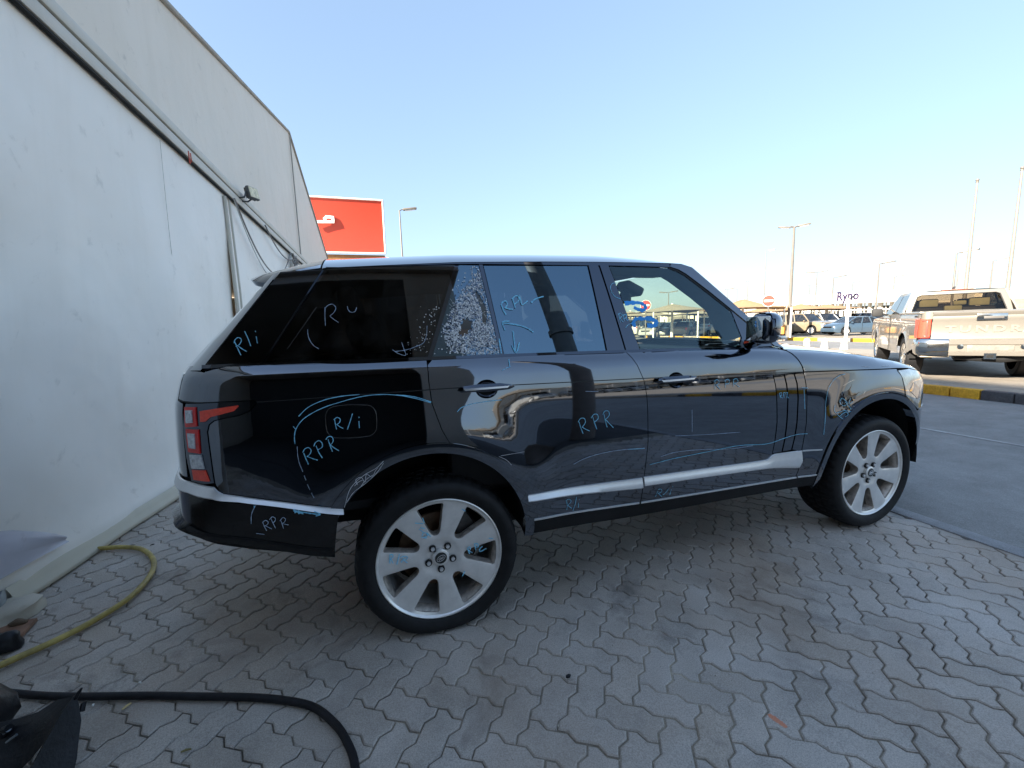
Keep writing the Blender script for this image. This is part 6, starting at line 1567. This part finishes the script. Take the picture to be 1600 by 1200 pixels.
# Arabic letter meem with its stroke running left out of sight
LC = at(514, 344, 25.6); u1 = 25.6 / 660
b = MB()
def lp(x, y): q = at(x, y, 25.75); return Vector((q.x, q.y - .0, q.z))
for pts in ([(484, 346.3), (500, 346.3), (512, 346.3), (519.5, 346.3)], [(508, 346), (507.4, 341.5), (510, 338.9), (515, 338.9), (519.4, 339.6), (520, 343), (520, 346.6)]):
    q = [lp(*p_) for p_ in pts]; m = len(q); w = .075
    for a, c in zip(q, q[1:]):
        d = (c - a).normalized(); n_ = Vector((-d.z, 0, d.x)) * w; e = d * w * .8
        b.add([a - e + n_, c + e + n_, c + e - n_, a - e - n_] + [p_ + Vector((0, .06, 0)) for p_ in (a - e + n_, c + e + n_, c + e - n_, a - e - n_)], [(0, 1, 2, 3), (0, 4, 5, 1), (1, 5, 6, 2), (2, 6, 7, 3), (3, 7, 4, 0)])
b.build('lettering', M('letter_white', (.85, .84, .80), .5), RS, fixn=True)
# ------------------------------------------------------------------ long white carport building with its purple name
def flat_building(name, label, cat, pxs, D0, D1, yt, yb, ywin, letters=None):
    pass
A0, A1 = P2(1204, 480, 92), P2(1412, 480, 72)
u = (A1 - A0).normalized(); L = (A1 - A0).length; nrm = Vector((u.y, -u.x, 0)); nrm = nrm if nrm.dot(CAM_POS - A0) > 0 else -nrm
CB = thing('carport_building', 'long low white carport building with the purple name on its fascia', 'building', A0, math.atan2(u.y, u.x))
s = 1 if Vector((-math.sin(math.atan2(u.y, u.x)), math.cos(math.atan2(u.y, u.x)), 0)).dot(nrm) > 0 else -1       # local +-y faces us
m_cw = M('fascia_white', (.80, .78, .74), .6, var=.05); m_fr = M('frame_white', (.74, .70, .62), .6)
zt = lambda f: at(1204 + 208 * f, 466 - 14 * f, 92 - 20 * f).z; zl = lambda f: at(1204 + 208 * f, 478 - 7 * f, 92 - 20 * f).z
b = MB(); n = 12
vs = []
for k in range(n + 1):
    f = k / n; vs += [(L * f, s * 1.2, zl(f)), (L * f, s * 1.2, zt(f)), (L * f, -s * 9, zt(f)), (L * f, -s * 9, zl(f))]
b.v = vs; b.f = [(k * 4 + i, k * 4 + (i + 1) % 4, k * 4 + 4 + (i + 1) % 4, k * 4 + 4 + i) for k in range(n) for i in range(4)] + [(0, 1, 2, 3), (n * 4 + 3, n * 4 + 2, n * 4 + 1, n * 4)]
b.build('fascia', m_cw, CB, fixn=True)
for k in range(17):
    f = k / 16; b = MB(); b.box((L * f, 0, zl(f) / 2), (.28 if k % 2 else .5, .3, zl(f) + .02)); b.build('column', m_fr, CB)
b = MB(); b.box((L / 2, -s * 8.6, 1.4), (L, .2, 2.8)); b.build('back_wall', M('carport_back', (.34, .28, .20), .8, var=.3, vscale=1.2), CB)
for k in range(16):
    f = (k + .5) / 16; w_ = L / 16 - .5
    o = None
    b = MB()
    for zz in (.33, .62): b.box((L * f, s * .0, zl(f) * zz + .3), (w_, .08, .10))
    b.box((L * f, s * .0, zl(f) * .5 + .6), (.08, .1, zl(f) * .8)); b.build('window_frame', m_fr, CB)
    b = MB(); b.box((L * f, -s * .12, zl(f) * .56), (w_, .02, zl(f) * .62)); b.build('pane', m_fg, CB)
    b = MB(); b.box((L * f, s * .06, .45), (w_, .12, .9)); b.build('parapet', M('parapet_sand', (.48, .38, .25), .8), CB)
vs, fs = text_mesh('Ryno', 1.75, .03, .035, 1.05)
ff = (1323 + 31 - 1204) / 208; cx = L * ff; cz = (zt(ff) + zl(ff)) / 2 + .25
b = MB(); b.add([(cx + (-s) * v.x * 1.0, s * (1.23 + v.z), cz + v.y) for v in vs], fs); b.build('lettering', M('sign_purple', (.028, .014, .06), .5), CB, fixn=True)
# low white wall and sheds that close the view
for lab, px0, px1, D, h, col in (('long pale flat-roofed building along the horizon behind the far cars', 930, 1215, 120, 4.2, (.66, .60, .50)), ('pale flat-roofed building behind the pickup', 1405, 1640, 95, 4.6, (.70, .66, .58)), ('pale shed on the horizon left of the tall lamp post', 1120, 1240, 140, 6.0, (.68, .62, .54))):
    a, c = P2(px0, 480, D), P2(px1, 480, D); uu = c - a; ang = math.atan2(uu.y, uu.x)
    t = thing('warehouse', lab, 'building', a, ang); b = MB(); b.box((uu.length / 2, 6, h / 2), (uu.length, 12, h)); w_ = b.build('wall', M('wall_%d' % px0, col, .8, var=.1, vscale=.4), t)
    b = MB(); b.box((uu.length / 2, 6, h + .12), (uu.length + .5, 12.4, .22)); b.build('roof', m_cw, t)
    nb = int(uu.length / 6)
    for k in range(nb):
        b = MB(); b.box(((k + .5) * uu.length / nb, -.01, h * .45), (uu.length / nb * .55, .06, h * .5)); b.build('window', M('far_dark_window', (.16, .14, .11), .4, var=.4, vscale=.7), t)
# ------------------------------------------------------------------ shade sails
def sail(label, px, D, w, hm, he, rot, col, name='shade_sail'):
    p = P2(px, 500, D); t = thing('shade_sail', label, 'shade sail', p, rot, 'shade sails over the far cars')
    m = 9; rows = []
    for i in range(m):
        u_ = -1 + 2 * i / (m - 1); r = []
        for j in range(m):
            v_ = -1 + 2 * j / (m - 1); k = max(abs(u_), abs(v_)); rr = math.hypot(u_, v_)
            z = he + (hm - he) * (1 - min(1, k)) ** 1.5 - .35 * k * (1 - min(1, (min(abs(u_), abs(v_)) / max(k, .01))) ** 2) * -.35
            r.append((u_ * w, v_ * w, z))
        rows.append(r)
    MB().grid(rows).build('canopy', col, t, 60)
    b = MB(); b.cyl((0, 0, 0), (0, 0, hm + .05), .13, .10, 10); b.build('mast', M('post_white', (.80, .78, .74), .5), t)
    for a, c in ((1, 1), (1, -1), (-1, 1), (-1, -1)):
        b = MB(); b.cyl((a * w, c * w, 0), (a * w, c * w, he), .06, None, 8); b.build('post', M('post_white', (.80, .78, .74), .5), t)
    return t
m_s1 = M('sail_tan', (.40, .24, .12), .85, var=.12); m_s2 = M('sail_olive', (.36, .29, .20), .85, var=.12)
sail('tan pointed shade sail behind the black car windscreen pillar', 1160, 40, 3.1, 3.15, 2.25, heading_of(1160), m_s1)
sail('olive shade sail in the middle of the front window of the black car', 1050, 42, 3.6, 3.1, 2.3, heading_of(1050) + .5, m_s2)
for i, px in enumerate((985, 1020, 1085, 1105, 1128, 1190, 1250, 1290)):
    sail(['olive shade sail at the left end of the far sail row', 'olive shade sail second in the far sail row', 'olive shade sail in the far sail row right of the window mast', 'olive shade sail in the far row near the windscreen edge', 'far tan shade sail behind the windscreen pillar', 'far tan sail behind the no-entry sign', 'far sail behind the beige off-roader', 'far sail left of the purple shop name'][i], px, 56 + (i % 3) * 3, 3.4, 3.0 - .1 * (i % 2), 2.2, heading_of(px) + i * .3, m_s2 if i < 4 else m_s1)
for i in range(5):
    t = sail('sunlit shade sail behind the photographer, mirrored in the doors', 800, 30, 3.4, 3.4, 2.5, .1 * i, m_s2)
    t.location = (12 + i * 7.6, -36, 0); t['group'] = 'shade sails behind the photographer'; t['label'] = 'sunlit shade sail behind the photographer, %s from the shed' % ORD[i]
b = MB(); b.box((34, -52, 1.6), (60, 1, 3.2)); o = b.build('boundary_wall', M('wall_rear', (.62, .55, .45), .8)); tag(o, 'long pale boundary wall far behind the photographer', 'wall')
# ------------------------------------------------------------------ things lying in the left foreground
def smooth_path(pts, n=10):
    out = []
    P = [Vector(p) for p in pts]
    for i in range(len(P) - 1):
        a = P[max(i - 1, 0)]; b_ = P[i]; c = P[i + 1]; d = P[min(i + 2, len(P) - 1)]
        for k in range(n):
            t = k / n; out.append(.5 * ((2 * b_) + (c - a) * t + (2 * a - 5 * b_ + 4 * c - d) * t * t + (3 * b_ - 3 * c + d - a) * t ** 3))
    out.append(P[-1]); return out
m_hose = M('hose_yellow', (.40, .31, .09), .5, var=.35, vscale=16, bmp=.2, bscale=120)
hp = [(-2.35, 1.62, .018), (-2.16, 1.60, .018), (-2.0, 1.565, .018), (-1.86, 1.49, .018), (-1.74, 1.35, .018), (-1.66, 1.20, .018), (-1.62, 1.03, .018), (-1.625, .84, .018), (-1.69, .68, .018), (-1.78, .56, .018), (-1.90, .45, .02), (-2.1, .28, .02)]
b = MB(); b.tube(smooth_path(hp), .0148, 10); o = b.build('hose', m_hose, angle=60); tag(o, 'dirty yellow hose curling out from under the marquee wall', 'hose')
m_rub = M('cable_rubber', (.010, .010, .013), .6, spec=.3, var=.5, vscale=20, bmp=.3, bscale=200)
cp_ = [(-1.95, .30, .02), (-1.80, .25, .02), (-1.62, .17, .018), (-1.45, .105, .018), (-1.2, .02, .018), (-1.0, -.055, .018), (-.80, -.13, .018), (-.66, -.195, .018), (-.55, -.265, .018), (-.47, -.36, .018), (-.42, -.45, .018), (-.385, -.56, .018), (-.37, -.75, .018), (-.4, -1.1, .018)]
b = MB(); b.tube(smooth_path(cp_), .0140, 10); o = b.build('cable', m_rub, angle=60); tag(o, 'thick black cable running across the pavers in the left foreground', 'cable')
# torn black bumper: a folded sheet with a raised triangular end plate
m_bp = M('scuffed_black_plastic', (.010, .011, .014), .40, spec=.3, var=.5, vscale=9, bmp=.35, bscale=60)
T = thing('broken_bumper', 'torn black plastic bumper piece lying in the bottom left corner', 'car part', (-1.5, -.25, 0), 0, worldbuilt=True)
def gp(px, py, z):
    d = _F + _R * ((px - 800) / 660.387) - _U * ((py - 600) / 660.387); return CAM_POS + d * ((z - CAM_POS.z) / d.z)
a_ = [gp(117, 1086, .20), gp(122, 1100, .17), gp(126, 1126, .12), gp(122, 1155, .07), gp(119, 1185, .03), gp(112, 1215, .0), gp(62, 1222, .02), gp(40, 1215, .04), gp(75, 1150, .13), gp(98, 1110, .185)]
def slab(pts, th, name, par):
    n = len(pts); c = sum(pts, Vector()) / n; nr = (pts[1] - pts[0]).cross(pts[n // 2] - pts[0]).normalized() * th
    b = MB(); b.add([p + nr for p in pts] + [p - nr for p in pts], [tuple(range(n)), tuple(range(2 * n - 1, n - 1, -1))] + [(i, n + i, n + (i + 1) % n, (i + 1) % n) for i in range(n)])
    return b.build(name, m_bp, par, fixn=True)
slab(a_, .004, 'end_plate', T)
rows = []
up = [gp(117, 1088, .195), gp(90, 1093, .185), gp(60, 1112, .15), gp(30, 1122, .12), gp(-10, 1130, .10), gp(-60, 1140, .09)]
md = [gp(100, 1112, .175), gp(70, 1120, .15), gp(50, 1126, .135), gp(25, 1134, .12), gp(-10, 1143, .105), gp(-60, 1152, .10)]
lo = [gp(78, 1148, .13), gp(58, 1152, .11), gp(38, 1156, .09), gp(14, 1160, .08), gp(-12, 1170, .07), gp(-60, 1180, .06)]
l2 = [gp(62, 1170, .09), gp(45, 1190, .05), gp(30, 1205, .02), gp(10, 1215, .01), gp(-12, 1220, .01), gp(-60, 1230, .01)]
MB().grid([up, md, lo, l2]).build('skin', m_bp, T, 60)
for pts_, rr_ in (([gp(118, 1092, .19), gp(123, 1082, .21), gp(128, 1075, .222)], [.006, .006, .003]), ([gp(128, 1105, .15), gp(131, 1098, .16), gp(128, 1112, .14)], .008), ([gp(2, 1150, .10), gp(8, 1140, .12), gp(14, 1138, .125)], .014)):
    b = MB(); b.tube(pts_, rr_, 7); b.build('bracket', m_bp, T, fixn=True)
b = MB(); b.tube([gp(-4, 1152, .095), gp(12, 1139, .125)], .010, 10); b.tube([gp(10, 1160, .09), gp(26, 1148, .11)], .004, 6); b.build('bolt', m_galv, T)
def lump(name, c, r, seed, mat, label, cat, flat=.6):
    rl = random.Random(seed); v_, f_ = superell((0, 0, 0), (1, 1, 1), Matrix.Identity(3), 14, 9, .85); out = []
    ph = [rl.uniform(0, 6) for _ in range(6)]
    for p in v_:
        k = 1 + .18 * math.sin(3 * p.x + ph[0]) * math.cos(2.5 * p.y + ph[1]) + .12 * math.sin(5 * p.z + 4 * p.x + ph[2]); out.append(Vector((c[0] + p.x * r[0] * k, c[1] + p.y * r[1] * k, max(.0, c[2] + p.z * r[2] * k))))
    o = make(name, out, f_, mat, None, 60); tag(o, label, cat); return o
c = gp(-4, 1012, .04); lump('rubber_boot', (c.x - .02, c.y + .03, .035), (.075, .055, .05), 2, m_bp, 'rounded black rubber piece at the left edge above the yellow hose end', 'car part')
c = gp(6, 1110, .09); lump('crumpled_trim', (c.x - .04, c.y, .08), (.055, .09, .10), 5, m_bp, 'crumpled black trim lump beside the torn bumper at the left edge', 'car part')
c = gp(16, 958, .03); lump('plaster_bag', (c.x - .03, c.y, .03), (.13, .14, .05), 9, fabric_mat('bag_cream', (.55, .50, .42), (.36, .29, .22), 4, .8), 'flattened dirty cream bag lying under the marquee corner', 'bag')
b = MB(); q = [gp(58, 965, .02), gp(22, 1003, .02), gp(-40, 1012, .02), gp(-40, 985, .02)]
b.add(q + [p - Vector((0, 0, .018)) for p in q], [(0, 1, 2, 3), (7, 6, 5, 4), (0, 4, 5, 1), (1, 5, 6, 2), (2, 6, 7, 3), (3, 7, 4, 0)]); o = b.build('board', M('board_brown', (.22, .12, .075), .8, var=.3, vscale=14), fixn=True); tag(o, 'broken brown board lying by the dirty cream bag', 'board')
c = gp(28, 972, .03); lump('soil_clod', (c.x, c.y, .025), (.035, .02, .018), 12, M('clod_brown', (.12, .08, .05), .9, bmp=.6), 'small dark clod of earth on the brown board', 'clod')
# litter and debris on the pavers
c = gp(888, 1059, .0); lump('rubber_scrap', (c.x, c.y, .008), (.010, .007, .006), 3, m_bp, 'small black rubber scrap alone on the pavers in the middle foreground', 'scrap')
m_butt = M('butt_paper', (.62, .48, .22), .8); m_wp = M('paper_white', (.75, .74, .70), .8)
for lab, px, py, L, mt in (('cigarette butt just below the black cable', 198, 1105, .030, m_butt), ('pale pebble beside the tip of the torn bumper', 146, 1103, .010, m_wp), ('white paper scrap above the black cable', 219, 1068, .014, m_wp), ('white chip on the pavers under the marquee inside the hose loop', 138, 906, .030, m_wp), ('brown twig above the black cable', 290, 1090, .05, M('twig', (.18, .12, .07), .9)), ('small leaf crumb between pavers right of the black cable', 291, 1174, .03, M('leaf_dry', (.20, .17, .07), .9)), ('dark leaf by the hose under the marquee', 238, 852, .022, M('leaf_dark', (.05, .045, .03), .9))):
    c = gp(px, py, .004); a = (px * 13 % 180); b = MB(); d = Vector((math.cos(R_(a)), math.sin(R_(a)), 0)); b.tube([c - d * L / 2 + Vector((0, 0, .004)), c + Vector((0, 0, .006)), c + d * L / 2 + Vector((0, 0, .004))], [.003, .0042, .003], 7); o = b.build('litter', mt, fixn=True); tag(o, lab, 'litter')
# grit collected in the joints
rg2 = random.Random(77); b = MB()
for k in range(2600):
    x, y = rg2.uniform(-2.2, 3.2), rg2.uniform(-1.4, 1.6)
    e1 = (Vector((x, y, 0)) - PO).dot(E1) / PITCH; e2 = (Vector((x, y, 0)) - PO).dot(E2) / PITCH
    if rg2.random() < .8:
        if rg2.random() < .5: e1 = round(e1) + rg2.gauss(0, .03)
        else: e2 = round(e2) + rg2.gauss(0, .03)
        p = PO + E1 * e1 * PITCH + E2 * e2 * PITCH
    else: p = Vector((x, y, 0))
    r = abs(rg2.gauss(.0014, .0012)) + .0006; z = .001
    b.add([(p.x + r, p.y, z), (p.x - r * .6, p.y + r * .8, z), (p.x - r * .5, p.y - r * .8, z), (p.x, p.y, z + r)], [(0, 1, 3), (1, 2, 3), (2, 0, 3)])
o = b.build('grit', M('grit_sand', (.42, .38, .32), .9, var=.5, vscale=90), smooth=False); tag(o, 'fine sand and grit scattered over the pavers', 'grit', kind='stuff')
